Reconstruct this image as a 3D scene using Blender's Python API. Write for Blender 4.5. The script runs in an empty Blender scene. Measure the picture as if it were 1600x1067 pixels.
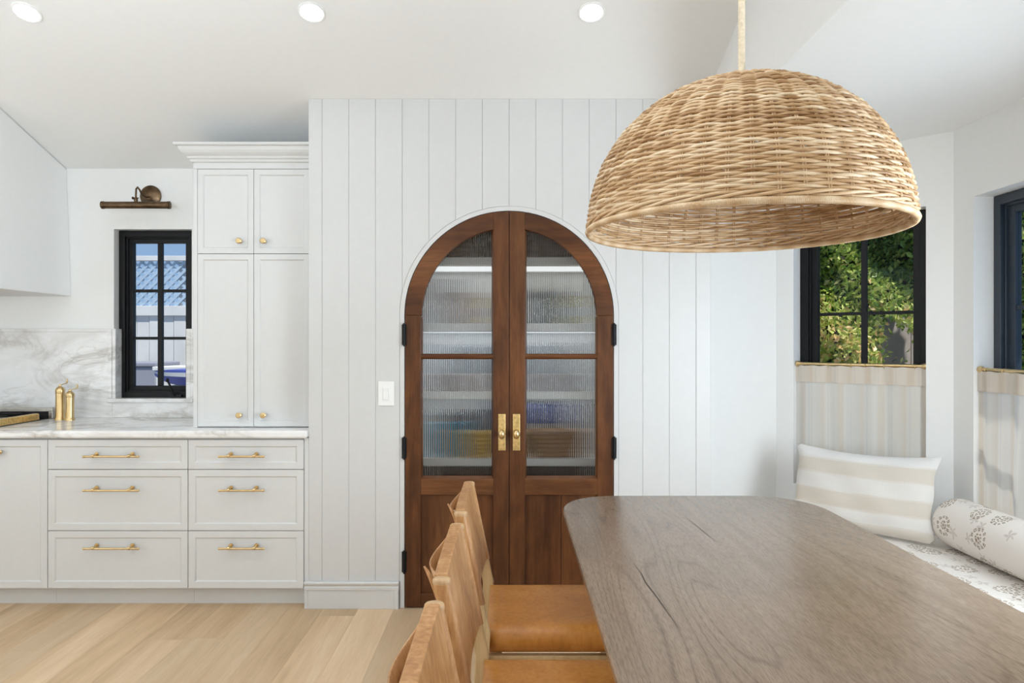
import bpy, bmesh, math, random
from mathutils import Vector, Matrix
random.seed(7)
PI = math.pi
S = bpy.context.scene
C = S.collection

# ------------------------------------------------------------------ camera, world, sun, large lights, exposure
H = 1.375                                   # eye height
cam = bpy.data.objects.new('camera', bpy.data.cameras.new('camera'))
C.objects.link(cam)
cam.location = (0, 0, H)
cam.rotation_euler = (PI / 2, 0, 0)
cam.data.sensor_width = 36
cam.data.lens = 36 * 1100 / 1600
cam.data.shift_x = 0.0028
cam.data.shift_y = 0.0009
cam.data.clip_start = 0.05
S.camera = cam

w = bpy.data.worlds.new('sky'); S.world = w
w.use_nodes = True
nt = w.node_tree
# clear blue sky: one even gradient from horizon to zenith
tcw = nt.nodes.new('ShaderNodeTexCoord'); spw = nt.nodes.new('ShaderNodeSeparateXYZ'); rmp = nt.nodes.new('ShaderNodeValToRGB')
nt.links.new(tcw.outputs['Generated'], spw.inputs[0]); nt.links.new(spw.outputs[2], rmp.inputs[0])
els = rmp.color_ramp.elements
els[0].position = 0.0; els[0].color = (.36, .54, .80, 1)
els[1].position = 1.0; els[1].color = (.17, .31, .60, 1)
e = els.new(.22); e.color = (.25, .42, .70, 1)
bg = nt.nodes['Background']
nt.links.new(rmp.outputs[0], bg.inputs[0])
bg.inputs[1].default_value = 1.0

def lamp(name, kind, loc, direction, energy, size=None, color=(1, 1, 1)):
    L = bpy.data.lights.new(name, kind)
    L.energy = energy; L.color = color
    if kind == 'AREA':
        L.shape = 'RECTANGLE'; L.size, L.size_y = size
    o = bpy.data.objects.new(name, L); C.objects.link(o)
    o.location = loc
    o.rotation_euler = Vector(direction).to_track_quat('-Z', 'Y').to_euler()
    return o

sun = lamp('sun', 'SUN', (5, -4, 9), (-0.46, 0.42, -0.95), 6.0, color=(1, .95, .87))
sun.data.angle = math.radians(0.6)
COOL = (.82, .925, 1)
# added unseen fill lamps: before the rear wall, left of the kitchen, in the bay
lamp('fill_rear', 'AREA', (-1.0, -3.0, 1.5), (0, 1, -0.06), 31, (4.2, 2.3), COOL)
lamp('fill_left', 'AREA', (-4.4, 0.3, 1.5), (1, 0.22, 0.05), 34, (2.6, 1.9), COOL)
bay = lamp('fill_bay', 'AREA', (2.12, 1.45, 1.20), (-.76, 0.68, -.22), 46, (1.0, 1.2), COOL)
bay.data.spread = math.radians(150)
# added unseen fill lamp turned up to brighten the ceiling
lamp('fill_ceiling', 'AREA', (-1.0, 0.3, 1.7), (-.58, 0.12, 1), 96, (1.6, 1.2), (.77, .895, 1))

S.view_settings.view_transform = 'Standard'
S.view_settings.look = 'None'
S.view_settings.gamma = 1
S.view_settings.use_curve_mapping = False
S.view_settings.exposure = -0.05
S.cycles.sample_clamp_indirect = 4
S.cycles.caustics_reflective = False
S.cycles.max_bounces = 14
S.cycles.diffuse_bounces = 6
S.cycles.transmission_bounces = 12

# ------------------------------------------------------------------ mesh builder
class MB:
    def __init__(s):
        s.v = []; s.f = []; s.uv = None
    def box(s, x0, x1, y0, y1, z0, z1):
        b = len(s.v)
        s.v += [(x0, y0, z0), (x1, y0, z0), (x1, y1, z0), (x0, y1, z0), (x0, y0, z1), (x1, y0, z1), (x1, y1, z1), (x0, y1, z1)]
        s.f += [tuple(b + i for i in q) for q in ((3, 2, 1, 0), (4, 5, 6, 7), (0, 1, 5, 4), (1, 2, 6, 5), (2, 3, 7, 6), (3, 0, 4, 7))]
        return s
    def prism(s, poly, a0, a1, axis='y'):
        """a polygon in XZ pushed along Y (axis y), in XY along Z (axis z) or in YZ along X (axis x)"""
        n = len(poly); b = len(s.v)
        for a in (a0, a1):
            for p, q in poly:
                s.v.append((p, a, q) if axis == 'y' else (p, q, a) if axis == 'z' else (a, p, q))
        s.f.append(tuple(b + i for i in range(n))); s.f.append(tuple(b + n + i for i in reversed(range(n))))
        for i in range(n):
            j = (i + 1) % n
            s.f.append((b + i, b + j, b + n + j, b + n + i))
        return s
    def tube(s, pts, r, n=8, closed=False, caps=True):
        pts = [Vector(p) for p in pts]; m = len(pts); b = len(s.v)
        rr = r if isinstance(r, (list, tuple)) else [r] * m
        nrm = None
        for i, p in enumerate(pts):
            if closed: t = pts[(i + 1) % m] - pts[i - 1]
            else: t = pts[min(i + 1, m - 1)] - pts[max(i - 1, 0)]
            t = t.normalized() if t.length > 1e-9 else Vector((0, 0, 1))
            if nrm is None:
                a = Vector((0, 0, 1)) if abs(t.z) < .9 else Vector((1, 0, 0))
                nrm = t.cross(a).normalized()
            else:
                nrm = (nrm - t * nrm.dot(t)).normalized()
            bi = t.cross(nrm)
            for k in range(n):
                a = 2 * PI * k / n
                s.v.append(tuple(p + (nrm * math.cos(a) + bi * math.sin(a)) * rr[i]))
        for i in range(m if closed else m - 1):
            i2 = (i + 1) % m
            for k in range(n):
                k2 = (k + 1) % n
                s.f.append((b + i * n + k, b + i * n + k2, b + i2 * n + k2, b + i2 * n + k))
        if caps and not closed:
            s.f.append(tuple(b + k for k in reversed(range(n)))); s.f.append(tuple(b + (m - 1) * n + k for k in range(n)))
        return s
    def lathe(s, prof, c, n=24, axis='z'):
        """profile of (radius, height) turned about an axis through c"""
        b = len(s.v); m = len(prof)
        for r, h in prof:
            for k in range(n):
                a = 2 * PI * k / n
                p, q = r * math.cos(a), r * math.sin(a)
                d = (p, q, h) if axis == 'z' else (p, h, q) if axis == 'y' else (h, p, q)
                s.v.append((c[0] + d[0], c[1] + d[1], c[2] + d[2]))
        for i in range(m - 1):
            for k in range(n):
                k2 = (k + 1) % n
                s.f.append((b + i * n + k, b + i * n + k2, b + (i + 1) * n + k2, b + (i + 1) * n + k))
        s.f.append(tuple(b + k for k in range(n))); s.f.append(tuple(b + (m - 1) * n + k for k in range(n)))
        return s
    def grid(s, nu, nv, fn, uvfn=None, wrap=False):
        b = len(s.v)
        if uvfn and s.uv is None: s.uv = []
        for j in range(nv):
            for i in range(nu):
                s.v.append(tuple(fn(i / (nu - 1), j / (nv - 1))))
                if uvfn: s.uv.append(uvfn(i / (nu - 1), j / (nv - 1)))
        for j in range(nv - 1):
            for i in range(nu - 1):
                s.f.append((b + j * nu + i, b + j * nu + i + 1, b + (j + 1) * nu + i + 1, b + (j + 1) * nu + i))
        return s
    def build(s, name, mat, parent=None, local=False, bevel=0, seg=2, smooth=None, solid=0, recalc=True):
        off = Vector((0, 0, 0))
        if parent is not None and not local:
            p = parent
            while p: off += Vector(p.location); p = p.parent
        me = bpy.data.meshes.new(name)
        me.from_pydata([tuple(Vector(v) - off) for v in s.v] if off.length else s.v, [], s.f)
        if s.uv:
            ul = me.uv_layers.new(name='UVMap')
            for l in me.loops: ul.data[l.index].uv = s.uv[l.vertex_index]
        if recalc:
            bm = bmesh.new(); bm.from_mesh(me)
            bmesh.ops.recalc_face_normals(bm, faces=bm.faces)
            bm.to_mesh(me); bm.free()
        if smooth is not None:
            me.shade_smooth()
            if smooth < 3: me.set_sharp_from_angle(angle=smooth)
        if mat: me.materials.append(mat)
        o = bpy.data.objects.new(name, me); C.objects.link(o)
        if parent is not None: o.parent = parent
        if solid:
            m = o.modifiers.new('thickness', 'SOLIDIFY'); m.thickness = solid; m.offset = 0
        if bevel:
            m = o.modifiers.new('bevel', 'BEVEL'); m.width = bevel; m.segments = seg; m.limit_method = 'ANGLE'; m.angle_limit = math.radians(40)
            m.harden_normals = False
        return o

def tag(o, label=None, cat=None, group=None, kind=None):
    if label: o['label'] = label
    if cat: o['category'] = cat
    if group: o['group'] = group
    if kind: o['kind'] = kind
    return o
def thing(name, loc=(0, 0, 0), label=None, cat=None, group=None, kind=None, rz=0):
    o = bpy.data.objects.new(name, None); C.objects.link(o)
    o.location = loc; o.rotation_euler = (0, 0, rz)
    o.empty_display_size = .1
    return tag(o, label, cat, group, kind)
def copy_tree(o, parent=None):
    kids = list(o.children)
    c = o.copy(); C.objects.link(c)
    if parent is not None: c.parent = parent
    for ch in kids: copy_tree(ch, c)
    return c
def bx(*a): return MB().box(*a)

# ------------------------------------------------------------------ materials
def new_mat(name):
    m = bpy.data.materials.new(name); m.use_nodes = True
    return m, m.node_tree, m.node_tree.nodes['Principled BSDF']
def nd(t, kind, **kw):
    n = t.nodes.new(kind)
    for k, v in kw.items(): setattr(n, k, v)
    return n
def mth(t, op, a, b=None, c=None, clamp=False):
    n = t.nodes.new('ShaderNodeMath'); n.operation = op; n.use_clamp = clamp
    for i, x in enumerate((a, b, c)):
        if x is None: continue
        if isinstance(x, (int, float)): n.inputs[i].default_value = x
        else: t.links.new(x, n.inputs[i])
    return n.outputs[0]
def ramp(t, fac, stops):
    n = t.nodes.new('ShaderNodeValToRGB')
    e = n.color_ramp.elements
    while len(e) < len(stops): e.new(0.5)
    for el, (p, c) in zip(e, stops):
        el.position = p; el.color = (*c, 1) if len(c) == 3 else c
    t.links.new(fac, n.inputs[0])
    return n.outputs[0]
def mix(t, fac, a, b, blend='MIX'):
    n = t.nodes.new('ShaderNodeMix'); n.data_type = 'RGBA'; n.blend_type = blend
    for s_, x in ((n.inputs[0], fac), (n.inputs[6], a), (n.inputs[7], b)):
        if isinstance(x, (int, float)): s_.default_value = x
        elif isinstance(x, tuple): s_.default_value = (*x, 1)
        else: t.links.new(x, s_)
    return n.outputs[2]
def coords(t, which='Object', scale=(1, 1, 1), rand=0):
    tc = t.nodes.new('ShaderNodeTexCoord')
    vec = tc.outputs[which]
    if rand:
        oi = t.nodes.new('ShaderNodeObjectInfo')
        cx = t.nodes.new('ShaderNodeCombineXYZ')
        r = mth(t, 'MULTIPLY', oi.outputs['Random'], rand)
        for i in range(3): t.links.new(r, cx.inputs[i])
        ad = t.nodes.new('ShaderNodeVectorMath'); ad.operation = 'ADD'
        t.links.new(vec, ad.inputs[0]); t.links.new(cx.outputs[0], ad.inputs[1])
        vec = ad.outputs[0]
    mp = t.nodes.new('ShaderNodeMapping'); mp.inputs['Scale'].default_value = scale
    t.links.new(vec, mp.inputs[0])
    return mp.outputs[0]
def noise(t, vec, scale, detail=4, rough=.5, dist=0):
    n = t.nodes.new('ShaderNodeTexNoise')
    n.inputs['Scale'].default_value = scale; n.inputs['Detail'].default_value = detail
    n.inputs['Roughness'].default_value = rough; n.inputs['Distortion'].default_value = dist
    if vec is not None: t.links.new(vec, n.inputs['Vector'])
    return n.outputs['Fac']
def bump(t, b, height, strength=.2, dist=.002):
    n = t.nodes.new('ShaderNodeBump'); n.inputs['Strength'].default_value = strength; n.inputs['Distance'].default_value = dist
    t.links.new(height, n.inputs['Height']); t.links.new(n.outputs[0], b.inputs['Normal'])

def plain(name, col, rough=.5, metal=0, var=0.03, scale=30, bmp=0, coat=0):
    m, t, b = new_mat(name)
    v = coords(t)
    n = noise(t, v, scale, 3)
    lo = tuple(max(0, c * (1 - var)) for c in col); hi = tuple(min(1, c * (1 + var)) for c in col)
    t.links.new(ramp(t, n, [(.3, lo), (.7, hi)]), b.inputs['Base Color'])
    b.inputs['Roughness'].default_value = rough; b.inputs['Metallic'].default_value = metal
    b.inputs['Coat Weight'].default_value = coat
    if bmp: bump(t, b, n, bmp, .001)
    return m

def wood(name, dark, mid, light, axis='y', rough=.45, rand=0, ring=16, wide=1.0, fibre=.35, knots=False, coat=0, bmp=.12, tint=0, spec=.5, line=0, stretch=.1, blotch=0, pores=False):
    """oak or walnut: contour rings of a stretched noise give cathedral grain, a finer one the fibres"""
    m, t, b = new_mat(name)
    k = {'x': 0, 'y': 1, 'z': 2}[axis]
    s1 = [3.2 * wide] * 3; s1[k] = 3.2 * stretch * wide
    s2 = [190] * 3; s2[k] = 9
    s3 = [30] * 3; s3[k] = 2.2
    v1 = coords(t, scale=s1, rand=rand); v2 = coords(t, scale=s2, rand=rand); v3 = coords(t, scale=s3, rand=rand)
    n1 = noise(t, v1, 1.0, 2, .45, .3)
    rings = mth(t, 'PINGPONG', mth(t, 'MULTIPLY', n1, ring), 1.0)
    n2 = noise(t, v2, 1.0, 3, .6)
    if pores:
        s4 = [420] * 3; s4[k] = 34
        n2 = noise(t, coords(t, scale=s4), 1.0, 2, .5)
        rings = mth(t, 'PINGPONG', mth(t, 'MULTIPLY', n1, ring * 3.2), 1.0)
        zone = ramp(t, noise(t, coords(t, scale=[2.2 if i != k else .8 for i in range(3)]), 1.0, 2), [(.42, (.12, .12, .12)), (.60, (1, 1, 1))])
    n3 = noise(t, v3, 1.0, 4, .6)
    f = mth(t, 'ADD', mth(t, 'MULTIPLY', rings, .1 if pores else .35), mth(t, 'MULTIPLY', n3, .9 if pores else .65))
    col = ramp(t, f, [(.22, dark), (.5, mid), (.78, light)])
    col = mix(t, mth(t, 'MULTIPLY', ramp(t, n2, [(.35, (1, 1, 1)), (.55, (0, 0, 0))]), fibre), col, tuple(c * .45 for c in dark))
    if line:
        ln = ramp(t, rings, [(.0, (1, 1, 1)), (.12, (.6, .6, .6)), (.26, (0, 0, 0))])
        if pores: ln = mth(t, 'MULTIPLY', ln, zone)
        ln = mth(t, 'MULTIPLY', ln, ramp(t, n2, [(.38, (1, 1, 1)), (.62, (.45, .45, .45))]))
        col = mix(t, mth(t, 'MULTIPLY', ln, line), col, tuple(c * .5 for c in dark))
    if blotch:
        bn = noise(t, coords(t, scale=[7 if i != k else 3 for i in range(3)], rand=rand), 1, 4, .6, .6)
        col = mix(t, blotch, col, ramp(t, bn, [(.32, (.42, .40, .40)), (.5, (.9, .9, .9)), (.68, (1.5, 1.45, 1.35))]), 'MULTIPLY')
    if knots:
        kv = coords(t, scale=[1.6 if i != k else .8 for i in range(3)], rand=rand)
        vo = t.nodes.new('ShaderNodeTexVoronoi'); vo.inputs['Scale'].default_value = 1.4
        t.links.new(kv, vo.inputs['Vector'])
        kn = mth(t, 'ADD', vo.outputs['Distance'], mth(t, 'MULTIPLY', n3, .03))
        col = mix(t, ramp(t, kn, [(.02, (.8, .8, .8)), (.055, (0, 0, 0))]), col, tuple(c * .4 for c in dark))
    if tint:
        oi = t.nodes.new('ShaderNodeObjectInfo')
        hs = t.nodes.new('ShaderNodeHueSaturation')
        t.links.new(mth(t, 'ADD', mth(t, 'MULTIPLY', oi.outputs['Random'], tint), 1 - tint / 2), hs.inputs['Value'])
        t.links.new(col, hs.inputs['Color']); col = hs.outputs[0]
    t.links.new(col, b.inputs['Base Color'])
    b.inputs['Roughness'].default_value = rough
    b.inputs['Specular IOR Level'].default_value = spec
    b.inputs['Coat Weight'].default_value = coat; b.inputs['Coat Roughness'].default_value = .3
    if bmp: bump(t, b, mth(t, 'ADD', n2, mth(t, 'MULTIPLY', rings, .4)), bmp, .002)
    return m

M = {}
M['wall'] = plain('wall_paint', (.86, .86, .85), .6, var=.008)
M['ceil'] = plain('ceiling_paint', (.86, .86, .85), .75, var=.008)
M['ship'] = plain('shiplap_paint', (.62, .617, .61), .38, var=.01)
M['cab'] = plain('cabinet_paint', (.665, .665, .66), .42, var=.01)
M['dark'] = plain('dark_gap', (.05, .05, .05), .8)
M['black'] = plain('black_metal', (.007, .007, .008), .45, var=.1)
M['black'].node_tree.nodes['Principled BSDF'].inputs['Specular IOR Level'].default_value = .25
M['blueblack'] = plain('blue_black_metal', (.02, .03, .045), .35, var=.1)
M['brass'] = plain('brass', (.70, .52, .27), .3, 1, var=.08)
M['aged'] = plain('aged_brass', (.72, .52, .22), .36, 1, var=.25, scale=60, bmp=.25)
M['bronze'] = plain('antique_bronze', (.13, .085, .05), .34, 1, var=.35, scale=25)
M['steel'] = plain('range_steel', (.55, .52, .48), .3, 1, var=.1)
M['plastic'] = plain('white_plastic', (.84, .84, .83), .35, var=.01)
M['doorwood'] = wood('walnut_door', (.062, .020, .006), (.122, .044, .014), (.19, .076, .026), 'z', .45, ring=5, fibre=.25, bmp=.05, spec=.25, blotch=.6)
M['doorwood_x'] = wood('walnut_rail', (.062, .020, .006), (.122, .044, .014), (.19, .076, .026), 'x', .45, ring=5, fibre=.25, bmp=.05, spec=.25, blotch=.6)
M['bead'] = plain('polished_walnut_bead', (.13, .05, .02), .22, var=.1)
M['floor'] = wood('oak_floor', (.53, .36, .205), (.66, .47, .29), (.74, .555, .37), 'y', .45, rand=40, ring=7, fibre=.10, knots=True, bmp=.04, tint=.22, spec=.3)
M['table'] = wood('smoked_oak_table', (.225, .155, .103), (.268, .19, .131), (.31, .225, .16), 'y', .24, ring=17, wide=1.0, fibre=.42, bmp=.12, line=.9, stretch=.13, pores=True)
M['oak'] = wood('light_oak', (.42, .28, .13), (.55, .38, .19), (.64, .46, .25), 'z', .5, ring=6, fibre=.2, bmp=.05)
M['white_wood'] = plain('white_boards', (.66, .66, .65), .6, var=.10, scale=3)
M['lattice'] = plain('sky_tinted_lattice', (.40, .52, .64), .6, var=.06)  # white slats; the blue cast of the sky is put into the paint
M['shelf'] = plain('shelf_paint', (.8, .79, .76), .5, var=.01)

def marble():
    m, t, b = new_mat('white_marble')
    tc = t.nodes.new('ShaderNodeTexCoord'); mp = t.nodes.new('ShaderNodeMapping')
    mp.inputs['Rotation'].default_value = (.3, math.radians(38), .2); mp.inputs['Scale'].default_value = (.75, 1.1, 2.0)
    t.links.new(tc.outputs['Object'], mp.inputs[0])
    v = mp.outputs[0]
    w1 = noise(t, v, 1.9, 9, .6, 1.1)
    w2 = noise(t, v, 4.2, 8, .62, .9)
    vein = mth(t, 'ABSOLUTE', mth(t, 'SUBTRACT', w1, .5)); vein2 = mth(t, 'ABSOLUTE', mth(t, 'SUBTRACT', w2, .52))
    cl = noise(t, v, 1.6, 6, .62, .7)
    base = ramp(t, cl, [(.36, (.91, .905, .90)), (.5, (.87, .86, .85)), (.60, (.75, .735, .715)), (.70, (.84, .83, .81))])
    vm = ramp(t, vein, [(0.0, (.85, .85, .85)), (.014, (.5, .5, .5)), (.06, (0, 0, 0))])
    vm2 = ramp(t, vein2, [(0.0, (.5, .5, .5)), (.012, (.2, .2, .2)), (.03, (0, 0, 0))])
    msk = ramp(t, noise(t, v, 1.7, 3), [(.40, (.1, .1, .1)), (.58, (1, 1, 1))])
    col = mix(t, mth(t, 'MULTIPLY', vm, msk), base, (.44, .40, .36))
    col = mix(t, mth(t, 'MULTIPLY', vm2, msk), col, (.50, .44, .38))
    t.links.new(col, b.inputs['Base Color']); b.inputs['Roughness'].default_value = .22
    return m
M['marble'] = marble()

def leather(name, c0, c1, c2, rough=.42):
    m, t, b = new_mat(name)
    v = coords(t)
    vs = coords(t, scale=(12, 12, 2.2))
    n1 = noise(t, v, 7, 5, .6, .5); n2 = noise(t, vs, 6, 4, .6); n3 = noise(t, v, 220, 2)
    f = mth(t, 'ADD', mth(t, 'MULTIPLY', n1, .55), mth(t, 'MULTIPLY', n2, .45))
    t.links.new(ramp(t, f, [(.35, c0), (.5, c1), (.63, c2)]), b.inputs['Base Color'])
    b.inputs['Roughness'].default_value = rough
    bump(t, b, n3, .12, .001)
    return m
M['leather'] = leather('tan_leather', (.30, .125, .04), (.455, .225, .083), (.60, .345, .16))
M['seat'] = leather('saddle_leather', (.39, .14, .022), (.50, .20, .035), (.58, .255, .058), .38)
M['cap'] = leather('pale_leather', (.42, .235, .105), (.50, .31, .155), (.56, .38, .21), .5)

def rattan(name, c0, c1, c2):
    m, t, b = new_mat(name)
    at = t.nodes.new('ShaderNodeAttribute'); at.attribute_name = 'tone'
    n1 = noise(t, coords(t, scale=(30, 30, 160)), 1, 4, .65)
    f = mth(t, 'ADD', mth(t, 'MULTIPLY', n1, .35), mth(t, 'MULTIPLY', at.outputs['Fac'], .65))
    col = ramp(t, f, [(.22, c0), (.48, c1), (.72, c2)])
    t.links.new(col, b.inputs['Base Color'])
    b.inputs['Roughness'].default_value = .45
    return m
M['rattan'] = rattan('rattan', (.30, .15, .05), (.58, .375, .195), (.80, .63, .43))
M['rattan_pale'] = plain('pale_rattan', (.78, .67, .50), .5, var=.12, scale=90)
def set_tone(o, tones):
    at = o.data.attributes.new('tone', 'FLOAT', 'POINT')
    at.data.foreach_set('value', tones)

def glass_thin(name='window_glass'):
    m, t, b = new_mat(name)
    t.nodes.remove(b)
    out = t.nodes['Material Output']
    tr = t.nodes.new('ShaderNodeBsdfTransparent'); tr.inputs[0].default_value = (.96, .97, .97, 1)
    gl = t.nodes.new('ShaderNodeBsdfGlossy'); gl.inputs['Roughness'].default_value = .02
    lw = t.nodes.new('ShaderNodeLayerWeight'); lw.inputs[0].default_value = .5
    fr = mth(t, 'ADD', mth(t, 'MULTIPLY', mth(t, 'POWER', lw.outputs['Facing'], 5), .6), .004)
    mx = t.nodes.new('ShaderNodeMixShader')
    t.links.new(fr, mx.inputs[0]); t.links.new(tr.outputs[0], mx.inputs[1]); t.links.new(gl.outputs[0], mx.inputs[2])
    t.links.new(mx.outputs[0], out.inputs[0])
    return m
M['glass'] = glass_thin()
def fluted():
    m, t, b = new_mat('reeded_glass')
    b.inputs['Base Color'].default_value = (.97, .98, .98, 1)
    b.inputs['Transmission Weight'].default_value = 1
    b.inputs['Roughness'].default_value = 0
    b.inputs['IOR'].default_value = 1.47
    return m
M['fluted'] = fluted()
def emit(name, col, s):
    m, t, b = new_mat(name)
    b.inputs['Emission Color'].default_value = (*col, 1); b.inputs['Emission Strength'].default_value = s
    b.inputs['Base Color'].default_value = (.9, .9, .9, 1)
    return m
M['lens'] = emit('lamp_lens', (.97, .985, 1), 42)

def fabric(name, stops, along='u', scale=1.0, translucent=0.0, thread=260, blur=0.0):
    """striped linen: the stripe profile runs along one UV direction (metres)"""
    m, t, b = new_mat(name)
    tc = t.nodes.new('ShaderNodeTexCoord'); sp = t.nodes.new('ShaderNodeSeparateXYZ')
    t.links.new(tc.outputs['UV'], sp.inputs[0])
    q = sp.outputs[0 if along == 'u' else 1]
    if blur:
        mp = t.nodes.new('ShaderNodeMapping'); mp.inputs['Scale'].default_value = (3, 60, 1) if along == 'v' else (60, 3, 1)
        t.links.new(tc.outputs['UV'], mp.inputs[0])
        q = mth(t, 'ADD', q, mth(t, 'MULTIPLY', mth(t, 'SUBTRACT', noise(t, mp.outputs[0], 2, 3), .5), blur))
    f = mth(t, 'FRACT', mth(t, 'MULTIPLY', q, scale))
    col = ramp(t, f, stops)
    mp = t.nodes.new('ShaderNodeMapping'); mp.inputs['Scale'].default_value = (thread, thread, 1)
    t.links.new(tc.outputs['UV'], mp.inputs[0])
    n = noise(t, mp.outputs[0], 1, 2)
    col = mix(t, .35, col, ramp(t, n, [(.3, (.70, .68, .65)), (.7, (1, 1, .99))]), 'MULTIPLY')
    t.links.new(col, b.inputs['Base Color']); b.inputs['Roughness'].default_value = .9
    bump(t, b, n, .3, .001)
    if translucent:
        tl = t.nodes.new('ShaderNodeBsdfTranslucent'); t.links.new(col, tl.inputs[0])
        mx = t.nodes.new('ShaderNodeMixShader'); mx.inputs[0].default_value = translucent
        t.links.new(b.outputs[0], mx.inputs[1]); t.links.new(tl.outputs[0], mx.inputs[2])
        t.links.new(mx.outputs[0], t.nodes['Material Output'].inputs[0])
    return m
CW, CB, CG = (.94, .905, .85), (.86, .78, .69), (.86, .835, .805)
CB = (.87, .80, .715); stripe = [(0, CW), (.10, CW), (.17, CB), (.27, CB), (.32, CW), (.40, CG), (.43, CW), (.46, CG), (.50, CW), (.64, (.89, .85, .79)), (.76, CB), (.84, CW), (.88, CG), (.91, CW)]
M['curtain'] = fabric('striped_linen', stripe, 'u', 4.2, .30)
M['curtain_head'] = fabric('shaded_linen_header', [(p_, tuple(q * f for q, f in zip(c_, (.80, .75, .70)))) for p_, c_ in stripe], 'u', 4.2, .1)  # darker copy: light glows through the drop, header's shade put into the colour
M['pillow'] = fabric('banded_linen', [(0, (.66, .60, .53)), (.10, (.66, .60, .53)), (.13, (.73, .70, .665)), (.25, (.74, .71, .675)), (.28, (.65, .585, .51)), (.44, (.66, .60, .53)), (.47, (.74, .715, .685)), (.64, (.73, .70, .67)), (.67, (.655, .595, .525)), (.83, (.65, .595, .53)), (.86, (.75, .74, .725)), (1, (.76, .75, .74))], 'v', 1.0, 0, 200, .085)

def floral():
    m, t, b = new_mat('block_print_linen')
    tc = t.nodes.new('ShaderNodeTexCoord')
    def cells(sc, off):
        mp = t.nodes.new('ShaderNodeMapping'); mp.inputs['Scale'].default_value = (sc, sc, sc); mp.inputs['Location'].default_value = off
        hn = t.nodes.new('ShaderNodeTexNoise'); hn.inputs['Scale'].default_value = 38; t.links.new(tc.outputs['UV'], hn.inputs['Vector'])
        hm = t.nodes.new('ShaderNodeVectorMath'); hm.operation = 'MULTIPLY_ADD'; hm.inputs[1].default_value = (.022, .022, 0)
        t.links.new(hn.outputs['Color'], hm.inputs[0]); t.links.new(tc.outputs['UV'], hm.inputs[2]); t.links.new(hm.outputs[0], mp.inputs[0])
        vo = t.nodes.new('ShaderNodeTexVoronoi'); vo.voronoi_dimensions = '2D'; vo.inputs['Scale'].default_value = 1; vo.inputs['Randomness'].default_value = .6
        t.links.new(mp.outputs[0], vo.inputs['Vector'])
        sb = t.nodes.new('ShaderNodeVectorMath'); sb.operation = 'SUBTRACT'
        t.links.new(mp.outputs[0], sb.inputs[0]); t.links.new(vo.outputs['Position'], sb.inputs[1])
        sp = t.nodes.new('ShaderNodeSeparateXYZ'); t.links.new(sb.outputs[0], sp.inputs[0])
        th = mth(t, 'ARCTAN2', sp.outputs[1], sp.outputs[0])
        sc_ = t.nodes.new('ShaderNodeSeparateColor'); t.links.new(vo.outputs['Color'], sc_.inputs[0])
        return vo.outputs['Distance'], th, sc_.outputs[0], sc_.outputs[1]
    def band(d, c, wdt): return mth(t, 'LESS_THAN', mth(t, 'ABSOLUTE', mth(t, 'SUBTRACT', d, c)), wdt)
    d, th, r1, r2 = cells(8.5, (.3, .1, 0))
    rad = mth(t, 'ADD', mth(t, 'MULTIPLY', r2, .08), .27)
    p10 = mth(t, 'COSINE', mth(t, 'MULTIPLY', th, 11)); p7 = mth(t, 'COSINE', mth(t, 'MULTIPLY', th, 7))
    outer = mth(t, 'MULTIPLY', band(d, rad, .055), mth(t, 'GREATER_THAN', p10, -.35))
    hole = mth(t, 'MULTIPLY', band(d, rad, .022), mth(t, 'GREATER_THAN', p10, .45))
    outer = mth(t, 'SUBTRACT', outer, mth(t, 'MULTIPLY', hole, .7), clamp=True)
    inner = mth(t, 'MULTIPLY', band(d, .135, .03), mth(t, 'GREATER_THAN', p7, -.4))
    core = mth(t, 'LESS_THAN', d, .05)
    fl = mth(t, 'MAXIMUM', mth(t, 'MAXIMUM', outer, inner), core)
    fl = mth(t, 'MULTIPLY', fl, mth(t, 'GREATER_THAN', r1, .38))
    d2, th2, q1, q2 = cells(13, (.7, .4, 0))
    p3 = mth(t, 'COSINE', mth(t, 'MULTIPLY', th2, 5))
    leaf = mth(t, 'LESS_THAN', d2, mth(t, 'ADD', mth(t, 'MULTIPLY', p3, .16), .2))
    leaf = mth(t, 'MULTIPLY', leaf, mth(t, 'GREATER_THAN', q1, .5))
    cream = (.84, .79, .74)
    col = mix(t, mth(t, 'MULTIPLY', leaf, .5), cream, (.48, .42, .37))
    col = mix(t, mth(t, 'MULTIPLY', fl, .9), col, (.27, .19, .11))
    t.links.new(col, b.inputs['Base Color']); b.inputs['Roughness'].default_value = .9
    return m
M['floral'] = floral()

def leafmat():
    m, t, b = new_mat('hedge_leaf')
    at = t.nodes.new('ShaderNodeAttribute'); at.attribute_name = 'tone'
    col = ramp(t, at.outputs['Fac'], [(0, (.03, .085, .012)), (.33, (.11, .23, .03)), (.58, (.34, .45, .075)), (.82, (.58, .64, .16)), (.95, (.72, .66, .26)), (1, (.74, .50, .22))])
    t.links.new(col, b.inputs['Base Color']); b.inputs['Roughness'].default_value = .4
    tl = t.nodes.new('ShaderNodeBsdfTranslucent'); t.links.new(col, tl.inputs[0])
    mx = t.nodes.new('ShaderNodeMixShader'); mx.inputs[0].default_value = .3
    t.links.new(b.outputs[0], mx.inputs[1]); t.links.new(tl.outputs[0], mx.inputs[2])
    t.links.new(mx.outputs[0], t.nodes['Material Output'].inputs[0])
    return m
M['leaf'] = leafmat()
M['bark'] = plain('bark', (.10, .07, .05), .9, var=.4)
M['stucco'] = plain('grey_stucco', (.60, .54, .51), .9, var=.12, scale=8)
M['ground'] = plain('gravel_ground', (.36, .33, .30), .95, var=.2, scale=20)
M['grey'] = plain('grey_box_paint', (.27, .28, .34), .6)
M['blue'] = plain('blue_cover', (.07, .10, .42), .6)

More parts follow.
